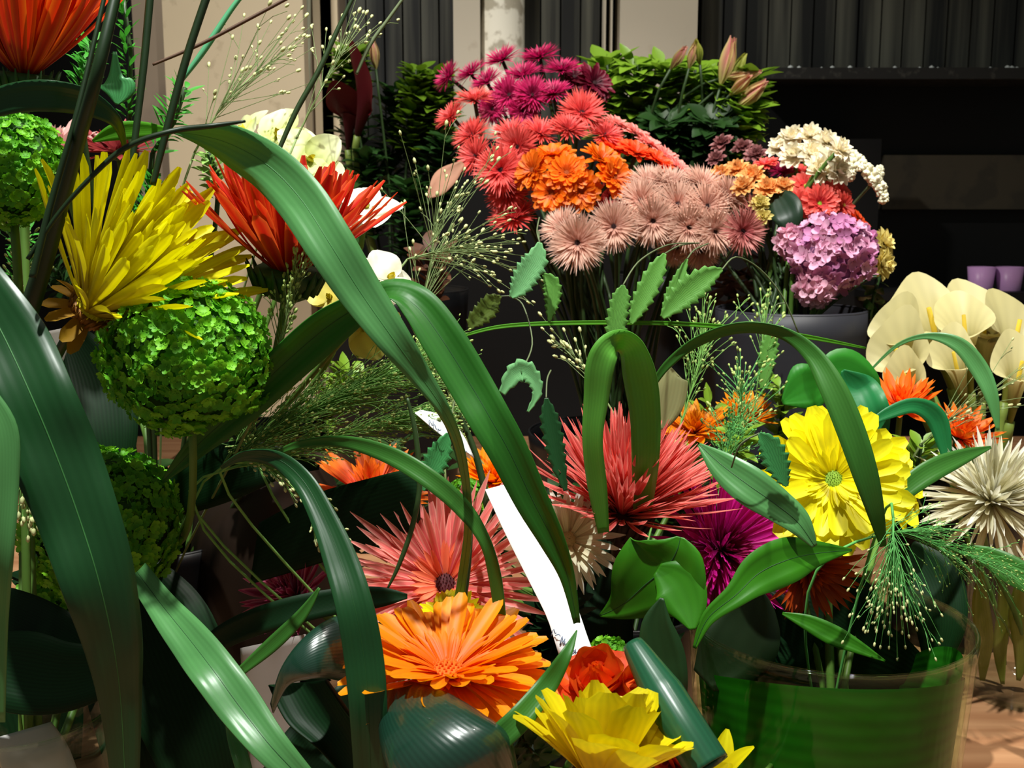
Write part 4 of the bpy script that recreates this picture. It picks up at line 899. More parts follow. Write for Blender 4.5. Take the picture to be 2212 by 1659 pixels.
# dark reedy stems at the top left
gd = 'dark reed stems at the upper corner'
def reed(label, pts, m=M_stemd, group=gd, r=None):
    mb = MB(); pp = cr(pts, 30); mb.tube([P(*q[:3]) for q in pp], lambda t: S(max(2, pp[min(30, int(t*30))][3]), pts[0][2])/2, 7)
    o = mb.thing('reed', m); return tag(o, label, 'stem', group)
M_reed = mat('reed_dark', (24, 46, 18), rough=.45, var=.3)
reed('thickest dark reed rising past the red-orange gerbera', [(20, 790, .60, 44), (64, 670, .58, 42), (110, 520, .56, 36), (160, 340, .53, 29), (210, 160, .50, 24), (262, -60, .51, 20)], M_reed)
reed('second dark reed running close along the thickest one', [(70, 600, .52, 16), (110, 440, .52, 15), (170, 230, .52, 12), (236, -50, .53, 10)], M_reed)
reed('straight dark reed standing between the reds and the door panel', [(270, 480, .62, 14), (292, 300, .62, 15), (312, 130, .62, 17), (328, -50, .62, 18)], M_reed)
reed('leaning dark reed crossing the edge of the cream panel', [(330, 400, .60, 14), (366, 260, .60, 17), (408, 110, .60, 18), (462, -50, .60, 18)], M_reed)
reed('thin dark stem curving over to end above the arching blade', [(60, 560, .52, 10), (120, 470, .52, 10), (190, 390, .52, 11), (270, 320, .52, 13), (370, 284, .52, 13), (460, 272, .53, 12), (530, 262, .53, 6)], M_reed)
reed('brown straight stem slanting up across the cream panel', [(330, 140, .66, 6), (430, 97, .66, 8), (540, 40, .66, 8), (660, -25, .66, 8)], mat('brown_stem', (92, 66, 50), rough=.6))
reed('dark slanting stem crossing the door post above the orchids', [(600, 330, .72, 10), (640, 240, .72, 12), (690, 150, .72, 12), (736, 50, .72, 10), (780, -40, .72, 8)])
reed('grey-green thin stem slanting over the dark boards', [(770, 160, .74, 7), (800, 96, .74, 9), (840, 40, .74, 8), (890, -30, .74, 6)], M_stemg)
reed('teal thin stem catching light near the top of the cream panel', [(380, 190, .70, 8), (440, 110, .70, 14), (500, 20, .70, 12), (540, -30, .70, 10)], lf('teal_stem', (96, 180, 130)))
reed('dark bent stem standing left of the white card', [(940, 880, .66, 8), (972, 930, .66, 13), (1000, 1020, .66, 15), (1014, 1110, .66, 15), (1010, 1220, .66, 16), (992, 1340, .66, 20)], M_stemd, 'thin dark stems near the card')
reed('dark stem hanging over the petals of the open-eyed coral gerbera', [(880, 860, .66, 7), (898, 940, .66, 12), (906, 1050, .66, 12), (890, 1140, .66, 12), (862, 1220, .66, 10), (838, 1270, .66, 5)], M_stemd, 'thin dark stems near the card')
reed('dark stem slipping behind the top of the white card', [(985, 880, .72, 9), (1020, 960, .72, 14), (1045, 1050, .72, 16), (1060, 1150, .72, 16)], M_stemd, 'thin dark stems near the card')
# rolled glossy leaves
gr = 'rolled glossy dark leaves'
loft('rolled_leaf', 'large glossy rolled leaf under the orange gerbera', 'leaf', [(880, 1474, .56), (960, 1500, .535), (1040, 1545, .52), (1100, 1592, .52), (1120, 1680, .53)], [(838, 1486, .57), (826, 1560, .55), (836, 1640, .53), (870, 1720, .52), (960, 1780, .52)], .34, M_aspf, gr, 30, 22, 1.25)
loft('rolled_leaf', 'rolled leaf with a hollow mouth beside the dark dropping blade', 'leaf', [(770, 1318, .62), (700, 1346, .60), (645, 1392, .59), (606, 1450, .59), (585, 1520, .60)], [(760, 1476, .60), (710, 1464, .585), (664, 1466, .58), (622, 1480, .585), (590, 1540, .6)], .30, M_aspf, gr, 28, 20, 1.2)
loft('rolled_leaf', 'dark sheet put in for the shaded hollow under the rolled leaf', 'leaf', [(580, 1480, .63), (620, 1560, .62), (690, 1620, .61), (760, 1700, .61)], [(700, 1470, .61), (740, 1530, .60), (790, 1600, .60), (830, 1690, .6)], -.3, M_asp, gr, 20, 14, 1.0)  # dark surface added where the inside of the roll lies in shade
mb = MB(); pp = [P(*q) for q in cr([(1368, 1392, .545), (1422, 1480, .53), (1478, 1570, .515), (1532, 1656, .505)], 22)]
rows = []
for i, p in enumerate(pp):
    t = (pp[min(i+1, 22)]-pp[max(i-1, 0)]).normalized(); sd = t.cross(FWD).normalized(); nn = sd.cross(t); R0 = D(24+26*min(1, i/9), .52)
    rows.append([p+(sd*math.cos(a)+nn*math.sin(a))*R0*(1-.22*j/30) for j, a in enumerate([2*PI*1.35*k/30+.6 for k in range(31)])])
mb.grid(rows); o = mb.thing('rolled_leaf', mat('green_glossy_leaf', (34, 92, 62), rough=.28, transl=.1, var=.15, nscale=20, veins=30, vein_amt=.15, spec=.8, bump=.04)); s = o.modifiers.new('t', 'SOLIDIFY'); s.thickness = .0007; tag(o, 'narrow glossy leaf rolled into a tube against the green vase', 'leaf', gr)
loft('folded_leaf', 'flat dark folded leaf across the red and orange spider gerbera', 'leaf', [(560, 1130, .73), (680, 1068, .72), (790, 1036, .71), (886, 1014, .70), (905, 1030, .70)], [(540, 1262, .73), (660, 1226, .72), (780, 1186, .71), (880, 1150, .70), (908, 1120, .70)], .05, M_asp, 'dark strap leaves in the shade', 24, 10)
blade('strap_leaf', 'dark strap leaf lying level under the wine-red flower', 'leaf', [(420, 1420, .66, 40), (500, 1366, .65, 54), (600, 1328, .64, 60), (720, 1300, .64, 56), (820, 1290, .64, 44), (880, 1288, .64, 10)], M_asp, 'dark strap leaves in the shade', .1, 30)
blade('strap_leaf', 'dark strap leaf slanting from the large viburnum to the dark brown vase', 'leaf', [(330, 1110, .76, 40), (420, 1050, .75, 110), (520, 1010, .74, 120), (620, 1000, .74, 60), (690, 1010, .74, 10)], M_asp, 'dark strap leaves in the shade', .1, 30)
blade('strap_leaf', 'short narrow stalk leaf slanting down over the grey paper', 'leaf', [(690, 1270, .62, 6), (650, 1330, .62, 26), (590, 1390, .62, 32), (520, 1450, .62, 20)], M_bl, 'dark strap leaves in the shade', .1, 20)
for i, (pts, lab) in enumerate((  # the wide dark leaves are added to darken the near corner
        ([(300, 1250, .72, 60), (330, 1370, .71, 170), (380, 1490, .70, 200), (430, 1620, .69, 180), (470, 1760, .69, 120)], 'added wide dark leaf filling the shade beside the ribbed green leaf'),
        ([(-50, 1300, .60, 90), (40, 1340, .595, 120), (120, 1380, .59, 120), (200, 1440, .59, 100), (280, 1520, .59, 20)], 'added wide dark leaf in the shade over the clear vase'),
        ([(180, 1420, .74, 60), (260, 1480, .72, 150), (320, 1600, .71, 190), (350, 1740, .71, 150)], 'added wide dark leaf behind the clear glass vase'),
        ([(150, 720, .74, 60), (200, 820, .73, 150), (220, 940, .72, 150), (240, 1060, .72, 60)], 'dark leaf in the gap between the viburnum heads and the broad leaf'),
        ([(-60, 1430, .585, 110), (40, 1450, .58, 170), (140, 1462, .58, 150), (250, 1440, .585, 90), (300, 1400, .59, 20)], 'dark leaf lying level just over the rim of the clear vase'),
        ([(-30, 1280, .80, 80), (20, 1400, .79, 200), (60, 1520, .79, 220), (90, 1660, .79, 160)], 'added wide dark leaf at the picture edge behind the clear vase'),
        ([(230, 1180, .84, 60), (300, 1300, .83, 200), (360, 1420, .82, 240), (400, 1600, .82, 200)], 'added wide dark leaf behind the half hidden viburnum'),
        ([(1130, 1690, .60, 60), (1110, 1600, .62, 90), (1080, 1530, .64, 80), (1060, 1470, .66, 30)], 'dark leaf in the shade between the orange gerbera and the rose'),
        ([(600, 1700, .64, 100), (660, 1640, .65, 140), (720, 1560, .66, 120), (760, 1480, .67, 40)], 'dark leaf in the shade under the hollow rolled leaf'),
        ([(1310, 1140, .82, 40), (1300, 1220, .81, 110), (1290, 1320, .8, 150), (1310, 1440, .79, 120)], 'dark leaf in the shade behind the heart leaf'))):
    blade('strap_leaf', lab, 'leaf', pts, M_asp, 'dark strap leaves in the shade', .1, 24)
# broad green leaves on the right
gh = 'broad green leaves over the green vase'
blade('heart_leaf', 'broad bright green leaf standing before the magenta gerbera', 'leaf', [(1296, 1330, .68, 6), (1345, 1306, .67, 70, 10), (1395, 1262, .66, 170, 8), (1440, 1225, .655, 196), (1462, 1190, .65, 130), (1470, 1160, .65, 16)], M_sal, gh, .1, 30, M_midd)
blade('heart_leaf', 'lower bright lobe of green leaf folding toward the vase', 'leaf', [(1420, 1230, .655, 30), (1460, 1260, .65, 110), (1485, 1310, .645, 90), (1496, 1360, .64, 14)], M_sal, gh, .1, 22)
blade('heart_leaf', 'long green leaf reaching across the rust-orange flower', 'leaf', [(1500, 1400, .64, 8), (1530, 1335, .64, 30), (1590, 1285, .64, 52), (1640, 1238, .645, 92, 10), (1700, 1210, .65, 96), (1760, 1196, .66, 56), (1840, 1188, .67, 5)], M_sal, gh, .14, 40, M_midd)
blade('heart_leaf', 'greyish shaded leaf hanging under the broad bright one', 'leaf', [(1430, 1292, .63, 8), (1420, 1350, .63, 70), (1432, 1420, .63, 96), (1450, 1490, .63, 70), (1462, 1560, .64, 10)], M_sald, gh, .1, 26)
blade('heart_leaf', 'round dark leaf inside the mouth of the green vase', 'leaf', [(1520, 1470, .70, 60), (1570, 1420, .70, 150, 10), (1610, 1360, .70, 160), (1632, 1310, .70, 90), (1640, 1270, .70, 8)], lf('vase_mouth_leaf', (26, 44, 20), veins=5), gh, .1, 26)
blade('heart_leaf', 'pointed green leaf dropping into the mouth of the green vase', 'leaf', [(1690, 1325, .70, 6), (1745, 1345, .695, 34), (1800, 1372, .69, 44), (1850, 1396, .685, 30), (1912, 1428, .68, 4)], M_sal, gh, .12, 26)
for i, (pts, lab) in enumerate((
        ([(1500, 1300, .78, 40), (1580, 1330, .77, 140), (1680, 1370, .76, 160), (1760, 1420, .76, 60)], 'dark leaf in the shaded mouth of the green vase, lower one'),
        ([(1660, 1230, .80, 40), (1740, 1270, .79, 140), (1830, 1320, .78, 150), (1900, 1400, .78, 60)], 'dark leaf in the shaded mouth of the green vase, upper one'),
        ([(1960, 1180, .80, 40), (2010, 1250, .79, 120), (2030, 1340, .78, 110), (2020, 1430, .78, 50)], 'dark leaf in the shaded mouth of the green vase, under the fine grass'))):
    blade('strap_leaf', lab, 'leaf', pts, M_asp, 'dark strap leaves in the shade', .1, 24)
blade('lobed_leaf', 'lobed bright green leaf behind the brilliant yellow gerbera', 'leaf', [(1690, 870, .92, 10), (1740, 840, .92, 110), (1780, 826, .91, 80), (1820, 812, .91, 120), (1870, 830, .91, 70), (1900, 860, .91, 8)], M_lob, 'lobed green leaves by the callas', .1, 30, None, .1)
blade('lobed_leaf', 'blue-green crinkled leaf next to the lobed bright one', 'leaf', [(1820, 800, .90, 8), (1850, 840, .90, 84), (1876, 890, .89, 90), (1890, 930, .89, 60), (1900, 980, .89, 8)], lf('crinkled_leaf', (36, 130, 70), veins=7), 'lobed green leaves by the callas', .12, 30, None, .14)
blade('lobed_leaf', 'curved green leaf looped over the orange spidery flower', 'leaf', [(1870, 920, .88, 6), (1920, 892, .88, 26), (1975, 876, .88, 34), (2020, 900, .88, 44), (2040, 960, .88, 30), (2044, 1010, .88, 6)], lf('crinkled_leaf', (0, 0, 0)), 'lobed green leaves by the callas', .12, 26)
blade('lobed_leaf', 'dark green leaf under the peach blooms beside the hydrangea', 'leaf', [(1674, 416, 1.11, 20), (1690, 440, 1.10, 66), (1704, 470, 1.09, 64), (1712, 506, 1.09, 16)], lf('deep_leaf', (22, 48, 28), veins=6), None, .1, 20)
blade('lobed_leaf', 'pale dry translucent leaf standing beside the folded hairpin blade', 'leaf', [(1430, 930, .80, 10), (1440, 890, .80, 56), (1450, 850, .80, 66), (1456, 815, .80, 60), (1462, 806, .80, 40)], lf('dry_leaf', (150, 150, 100), rough=.6), None, .05, 16)
blade('lobed_leaf', 'green leaf blade over the edge of the fern beside the cream panel', 'leaf', [(200, 305, .64, 6), (250, 285, .64, 36), (310, 280, .64, 34), (380, 284, .63, 6)], M_bg, None, .1, 18)
blade('heart_leaf', 'small mint heart leaf hanging between the dark reeds', 'leaf', [(248, 112, .66, 8), (250, 165, .66, 30), (254, 182, .66, 70), (256, 202, .66, 60), (252, 226, .66, 5)], M_min, None, .08, 20)
# serrated spikelets on hair stems
def spikelet(label, pts, m, stalk):
    o = blade('oat_spikelet', label, 'spikelet', pts, m, 'flat serrated oat spikelets', .14, 44, None, 0, .0008, serr=.32)
    mb = MB(); mb.tube([P(*q) for q in cr(stalk, 16)], .0006, 4); mb.obj('stalk', M_stemg, o)
spikelet('pale mint spikelet hanging under the pale pink gerberas, highest one', [(1166, 524, .74, 10), (1158, 560, .74, 58), (1140, 590, .74, 66), (1122, 620, .74, 54), (1104, 642, .74, 12)], M_oatl, [(1166, 524, .74), (1160, 500, .75), (1165, 470, .8)])
spikelet('narrower spikelet just below the pale mint one', [(1174, 592, .76, 8), (1190, 610, .76, 40), (1194, 640, .76, 42), (1190, 670, .76, 28), (1186, 696, .76, 5)], M_oat, [(1174, 592, .76), (1166, 560, .76), (1164, 500, .8)])
spikelet('upright spikelet directly over the hairpin blade', [(1346, 616, .72, 8), (1342, 640, .72, 44), (1334, 680, .72, 52), (1330, 720, .72, 50), (1330, 760, .72, 30)], M_oat, [(1346, 616, .72), (1380, 565, .74), (1440, 530, .78), (1500, 525, .8)])
spikelet('dark spikelet standing behind the upright one', [(1436, 548, .80, 8), (1420, 580, .80, 44), (1396, 630, .80, 54), (1376, 670, .80, 40), (1364, 700, .80, 8)], M_oat, [(1436, 548, .8), (1470, 530, .82), (1510, 525, .84)])
spikelet('thin spikelet between the dark one and the widest one', [(1484, 560, .80, 6), (1468, 600, .80, 30), (1450, 640, .80, 36), (1430, 684, .80, 6)], M_oat, [(1484, 560, .8), (1500, 540, .82), (1530, 526, .84)])
spikelet('widest spikelet slanting under the pale pink heads', [(1560, 582, .78, 8), (1530, 596, .78, 50), (1496, 622, .78, 70), (1462, 652, .78, 60), (1430, 686, .78, 14)], M_oat, [(1560, 582, .78), (1590, 555, .8), (1640, 580, .82), (1690, 640, .83), (1725, 720, .84)])
spikelet('mint spikelet in front of the brilliant yellow gerbera edge', [(1640, 936, .64, 8), (1660, 960, .64, 56), (1676, 995, .64, 66), (1690, 1030, .64, 40), (1700, 1050, .64, 8)], M_min, [(1640, 936, .64), (1600, 960, .64), (1580, 1010, .65)])
spikelet('mottled spikelet above the open-eyed coral gerbera', [(968, 936, .70, 8), (956, 966, .70, 50), (940, 1000, .70, 64), (925, 1030, .70, 40), (914, 1060, .70, 8)], M_min, [(968, 936, .7), (975, 900, .7), (985, 850, .72)])
spikelet('folded pale spikelet beside the wide blade, over the coral petals', [(1084, 850, .72, 16), (1108, 812, .72, 46), (1130, 800, .72, 54), (1152, 818, .72, 40), (1160, 850, .72, 24), (1140, 890, .72, 6)], M_oatl, [(1130, 796, .72), (1150, 740, .74), (1130, 660, .76), (1100, 640, .76)])
spikelet('dark upright spikelet against the coral petals', [(1180, 860, .70, 8), (1186, 900, .70, 44), (1196, 950, .70, 50), (1206, 1000, .70, 40), (1222, 1060, .70, 10)], M_bd, [(1180, 860, .7), (1182, 820, .71), (1190, 800, .72)])
spikelet('olive spikelet near the grass spray under the lowest coral gerbera', [(1082, 640, .86, 6), (1064, 652, .86, 46), (1048, 672, .86, 54), (1024, 694, .86, 40), (1016, 712, .86, 5)], lf('olive_leaf', (92, 112, 44)), [(1082, 640, .86), (1110, 640, .86), (1140, 650, .86)])
spikelet('dark spikelet standing behind the slender arching blade', [(1668, 700, .95, 6), (1664, 740, .95, 40), (1656, 780, .95, 44), (1650, 840, .95, 20)], M_oat, [(1668, 700, .95), (1676, 660, .95), (1700, 655, .95)])

# ---------------------------------------------------------------- card
M_card = mat('white_card', (244, 246, 246), rough=.6, var=.02, rnd=0); M_ink = mat('pale_ink', (120, 134, 160), rough=.7, rnd=0)
def card(name, label, A, B, group, marks, seed):
    o = loft(name, label, 'card', A, B, .0, M_card, group, 12, 2, 1.0, .0006)
    r = random.Random(seed); mk = MB()
    for (px, py, dd) in marks:
        for k in range(3):
            q = [(px+k*9+r.uniform(-2, 2)+dx, py+k*9+r.uniform(-6, 6)+dy, dd) for dx, dy in ((-4, 4), (-1, -4), (3, 3), (5, -3))]
            mk.tube([P(*z)+(CAM-P(*z)).normalized()*.002 for z in cr(q, 8)], .0003, 4)
    mk.obj('handwriting', M_ink, o); return o
card('plant_card', 'long white folded card strip slanting beside the wide green blade', [(1048, 1058, .675), (1090, 1150, .658), (1140, 1250, .641), (1180, 1330, .628), (1196, 1378, .622), (1210, 1424, .618)], [(1104, 1043, .68), (1164, 1120, .664), (1214, 1230, .646), (1250, 1320, .632), (1272, 1384, .624), (1300, 1456, .62)], 'white cards in the flowers', [(1196, 1366, .622), (1216, 1390, .619), (1238, 1404, .617)], 1)
card('plant_card', 'small white card with faint handwriting behind the dark bent stem', [(896, 892, .70), (940, 930, .70), (980, 960, .70), (1010, 978, .70)], [(908, 886, .71), (962, 900, .71), (1000, 940, .71), (1024, 990, .71)], 'white cards in the flowers', [(930, 915, .695), (985, 958, .695)], 2)
M_pap = mat('grey_white_paper', (196, 192, 188), rough=.7, var=.12, nscale=30, rnd=0)
loft('paper_wrap', 'grey-white paper with specks standing behind the strap leaf and rolled leaf', 'paper', [(520, 1400, .70), (524, 1480, .70), (534, 1580, .70), (540, 1680, .70)], [(660, 1370, .71), (650, 1450, .71), (636, 1560, .71), (630, 1680, .71)], .12, M_pap, None, 10, 8)
loft('paper_wrap', 'pale paper piece between the yellow spider gerbera stem and the dark leaf', 'paper', [(80, 720, .72), (86, 760, .72), (110, 800, .72)], [(150, 706, .73), (146, 750, .73), (132, 790, .73)], .1, M_pap, None, 8, 6)
# ---------------------------------------------------------------- foliage masses: each a branch with its own leaves
def branch(label, root_a, tip_a, n, Lpx, Wpx, m, group, anchor, seed, spread=1.0, name='leafy_branch'):
    """leaves along a woody stem, root to tip"""
    rnd = random.Random(seed); a = P(*root_a); b = P(*tip_a); ax = (b-a); ln = ax.length; ax.normalize()
    root = empty(name, a); tag(root, label, 'foliage', group)
    lv = MB(); o1 = ax.orthogonal().normalized(); o2 = ax.cross(o1); dd = tip_a[2]
    for i in range(n):
        t = (i+rnd.random())/n; p = a+ax*ln*t; ang = i*2.4+rnd.uniform(-.4, .4)
        out = (o1*math.cos(ang)+o2*math.sin(ang)); dr = (out*spread+ax*rnd.uniform(.3, 1.1)+Vector((0, 0, .25))).normalized()
        L = D(Lpx, dd)*rnd.uniform(.7, 1.2); Wd = D(Wpx, dd)*rnd.uniform(.8, 1.2)
        rows = petal(L, Wd, 'bud', rnd.uniform(-50, 10), .12, 5, 2)
        x = dr; y = ax.cross(dr); y = y.normalized() if y.length > .01 else o1; z = x.cross(y)
        M = Matrix((x, y, z)).transposed()
        off = out*D(rnd.uniform(0, Lpx*.35), dd)
        lv.grid([[p+off+M @ q for q in r] for r in rows])
    lv.obj('foliage', m, root)
    st = MB(); st.tube([a, a.lerp(b, .5)+o1*.004, b], .0018, 5)
    if anchor is not None: st.tube(bez(a, a-ax*ln*.3, anchor+Vector((0, 0, .05)), anchor, 10), .002, 5)
    st.obj('stem', M_stemd, root); return root
M_shr = mat('dark_shrub_leaf', (34, 66, 24), rough=.45, transl=.25, var=.3, nscale=30); M_shl = mat('lime_shrub_leaf', (96, 130, 28), rough=.45, transl=.3, var=.3, nscale=30); M_lil = mat('lily_leaf', (122, 160, 44), rough=.4, transl=.3, var=.3, nscale=30)
gs = 'dark shrub branches by the door post'
for i, (r_, t_, m, lab) in enumerate((
        ((770, 420, 1.52), (760, 150, 1.50), M_shr, 'branch against the door post'), ((840, 420, 1.54), (850, 190, 1.52), M_shr, 'middle branch behind the burgundy calla'), ((900, 420, 1.54), (925, 170, 1.5), M_shr, 'branch under the outermost magenta head'),
        ((880, 330, 1.50), (900, 150, 1.46), M_shl, 'lime-leaved branch top beside the magenta heads'), ((760, 200, 1.48), (755, 115, 1.46), M_shl, 'lime-leaved tip above the burgundy calla'), ((940, 460, 1.5), (960, 300, 1.46), M_shr, 'low branch behind the withered petal'), ((800, 520, 1.5), (790, 330, 1.46), M_shr, 'low branch behind the white orchids'), ((950, 300, 1.5), (945, 160, 1.47), M_shl, 'lime-leaved sprig below the dark boards'), ((880, 560, 1.46), (880, 400, 1.44), M_shr, 'lowest dark branch behind the grass spray'))):
    branch('dark shrub, '+lab, r_, t_, 120, 46, 28, m, gs, AS, 70+i, 1.5)
gl = 'green lily foliage over the back bunch'
for i, (r_, t_, m, lab) in enumerate((
        ((1330, 360, 1.52), (1310, 130, 1.46), M_lil, 'branch nearest the burgundy gerberas'), ((1380, 360, 1.52), (1376, 140, 1.44), M_lil, 'branch before the white column'), ((1440, 360, 1.5), (1440, 140, 1.44), M_lil, 'branch under the short pink bud'), ((1500, 360, 1.5), (1502, 150, 1.44), M_lil, 'branch under the middle buds'), ((1540, 350, 1.48), (1576, 180, 1.42), M_lil, 'branch carrying the tallest bud'), ((1560, 360, 1.46), (1606, 230, 1.41), M_lil, 'branch over the black wall'), ((1420, 400, 1.48), (1440, 260, 1.42), M_shr, 'shaded lower branch behind the shell pink slope'), ((1530, 380, 1.46), (1540, 260, 1.40), M_shr, 'shaded lower branch above the mauve blooms'), ((1590, 330, 1.44), (1620, 165, 1.42), M_lil, 'outer sprig with a leaf tip toward the ledge'))):
    branch('green lily foliage, '+lab, r_, t_, 150, 56, 34, m, gl, AH, 90+i, 1.5)
branch('brown leafy sprig hanging below the dusty rose gerbera', (1640, 560, 1.22), (1640, 680, 1.2), 34, 70, 34, M_brd, 'brown foliage', AK, 110, 1.4)
branch('dark brown sprig between the bucket and the widest spikelet', (1590, 590, 1.24), (1570, 690, 1.22), 26, 60, 32, M_brd, 'brown foliage', AK, 111, 1.4)
branch('russet sprig behind the grass spray under the white orchid', (930, 660, 1.1), (930, 540, 1.06), 26, 56, 30, M_brown, 'brown foliage', AM, 112, 1.2)
branch('green sprig hanging below the straw yellow blooms', (1900, 600, 1.12), (1880, 690, 1.1), 16, 44, 24, M_shr, None, AK, 113, 1.0)
gf = 'light green sprigs at the upper corner'
M_fern = mat('fern_green', (70, 160, 50), rough=.5, transl=.35, var=.3, nscale=60)
for i, (r_, t_, L, lab) in enumerate((((280, 260, .82), (262, -40, .8), 34, 'tallest light sprig behind the dark reeds'), ((330, 330, .8), (400, 190, .78), 42, 'light sprig leaning on the cream panel'), ((170, 200, .78), (200, 90, .76), 38, 'light sprig beside the red-orange gerbera'), ((40, 640, .8), (50, 500, .78), 38, 'feathery sprig below the small viburnum'), ((300, 480, .82), (330, 380, .8), 34, 'sprig peeping over the yellow spider gerbera'))):
    branch('light green '+lab, r_, t_, 60, L, 11, M_fern, gf, AX_ if i != 3 else AL, 120+i, 1.2)
branch('pale mottled sprig above the red spider gerbera', (470, 430, .82), (450, 330, .80), 40, 34, 20, mat('pale_mottled_leaf', (150, 190, 100), rough=.5, transl=.35, var=.3, nscale=60), gf, AX_, 130, 1.1)
gm = 'green sprigs filling the middle of the display'
for i, (r_, t_, lab) in enumerate((((1560, 1080, .9), (1600, 930, .86), 'green sprig between the coral and yellow gerberas'), ((1480, 1000, .98), (1540, 880, .95), 'green sprig under the amber flowers'), ((1680, 960, 1.0), (1690, 830, .98), 'green sprig left of the lobed leaf'), ((1960, 1080, .92), (1990, 960, .9), 'green sprig between the yellow and white flowers'), ((1060, 1330, .72), (1040, 1440, .7), 'green sprig in shade behind the orange gerbera'), ((1130, 1560, .60), (1160, 1640, .58), 'green sprig at the bottom beside the yellow gerbera'), ((700, 900, .86), (760, 800, .84), 'green sprig within the fine grass'), ((560, 1000, .84), (500, 900, .82), 'green sprig behind the tail of the wide blade'), ((1390, 1180, .84), (1350, 1260, .82), 'dim sprig behind the broad heart leaf'), ((150, 640, .80), (90, 560, .78), 'dim sprig by the thickest reed'))):
    branch(lab, r_, t_, 40, 48, 24, M_lil if i < 4 or i == 6 else M_shr, gm, AM if r_[0] > 1000 else AX_, 140+i, 1.1)

gd2 = 'added dark sprigs low between the vases'  # filler sprigs added to darken the gaps where the table showed
for i, (r_, t_, lab) in enumerate((((330, 1250, .98), (330, 1020, .96), 'under the large viburnum'), ((160, 1200, .95), (170, 960, .92), 'behind the broad drooping leaf'), ((480, 1350, 1.0), (480, 1080, .98), 'behind the dark brown vase'), ((700, 1280, 1.02), (700, 1060, 1.0), 'behind the folded dark leaf'), ((860, 1250, 1.04), (850, 960, 1.02), 'under the dense green panicle'), ((1040, 1260, 1.0), (1040, 1000, .98), 'behind the small white card'), ((1180, 1300, .98), (1190, 1060, .96), 'behind the wide blade'), ((1290, 1250, 1.05), (1290, 960, 1.02), 'under the hairpin blade'), ((1460, 1250, 1.05), (1460, 1000, 1.02), 'behind the coral spider gerbera'), ((1650, 1230, 1.02), (1650, 1020, 1.0), 'behind the magenta gerbera'), ((1830, 1150, 1.04), (1840, 960, 1.02), 'behind the half hidden yellow gerbera'), ((1980, 1150, 1.04), (1970, 980, 1.02), 'below the calla stalks'), ((90, 1400, .80), (90, 1240, .78), 'behind the dark lower viburnum'), ((260, 1420, .86), (280, 1280, .84), 'over the clear vase rim'), ((640, 1560, .78), (640, 1430, .76), 'behind the grey paper'), ((800, 1480, .80), (840, 1330, .78), 'behind the orange gerbera'), ((1180, 1460, .78), (1200, 1330, .76), 'behind the foot of the card'), ((1400, 1560, .74), (1400, 1420, .72), 'beside the green vase'))):
    branch('added dark sprig low '+lab, r_, t_, 56, 74, 40, M_shr if i < 12 else M_asp, gd2, None, 170+i, 1.3)

for i, (pts, lab) in enumerate((
        ([(2120, 1230, .93, 6), (2118, 1300, .935, 34), (2126, 1380, .94, 36), (2122, 1470, .95, 10)], 'yellow-green leaf hanging straight down in the clear glass vase of white flowers'),
        ([(2160, 1240, .94, 6), (2168, 1320, .945, 26), (2160, 1400, .95, 28), (2166, 1478, .95, 8)], 'narrow pale leaf beside the straight one in the clear glass vase'),
        ([(2205, 1230, .93, 6), (2200, 1320, .94, 38), (2210, 1400, .945, 38), (2200, 1470, .95, 8)], 'olive leaf at the picture edge in the clear glass vase'))):
    blade('grass_leaf', lab, 'leaf', pts, lf('vase_leaf', (150, 160, 60)), 'leaves inside the clear glass vase', .1, 18)

loft('paper_wrap', 'pale crumpled paper standing inside the near clear vase', 'paper', [(-30, 1600, .61), (0, 1650, .605), (20, 1740, .60)], [(110, 1560, .62), (150, 1620, .615), (190, 1740, .61)], .12, M_pap, None, 10, 8)
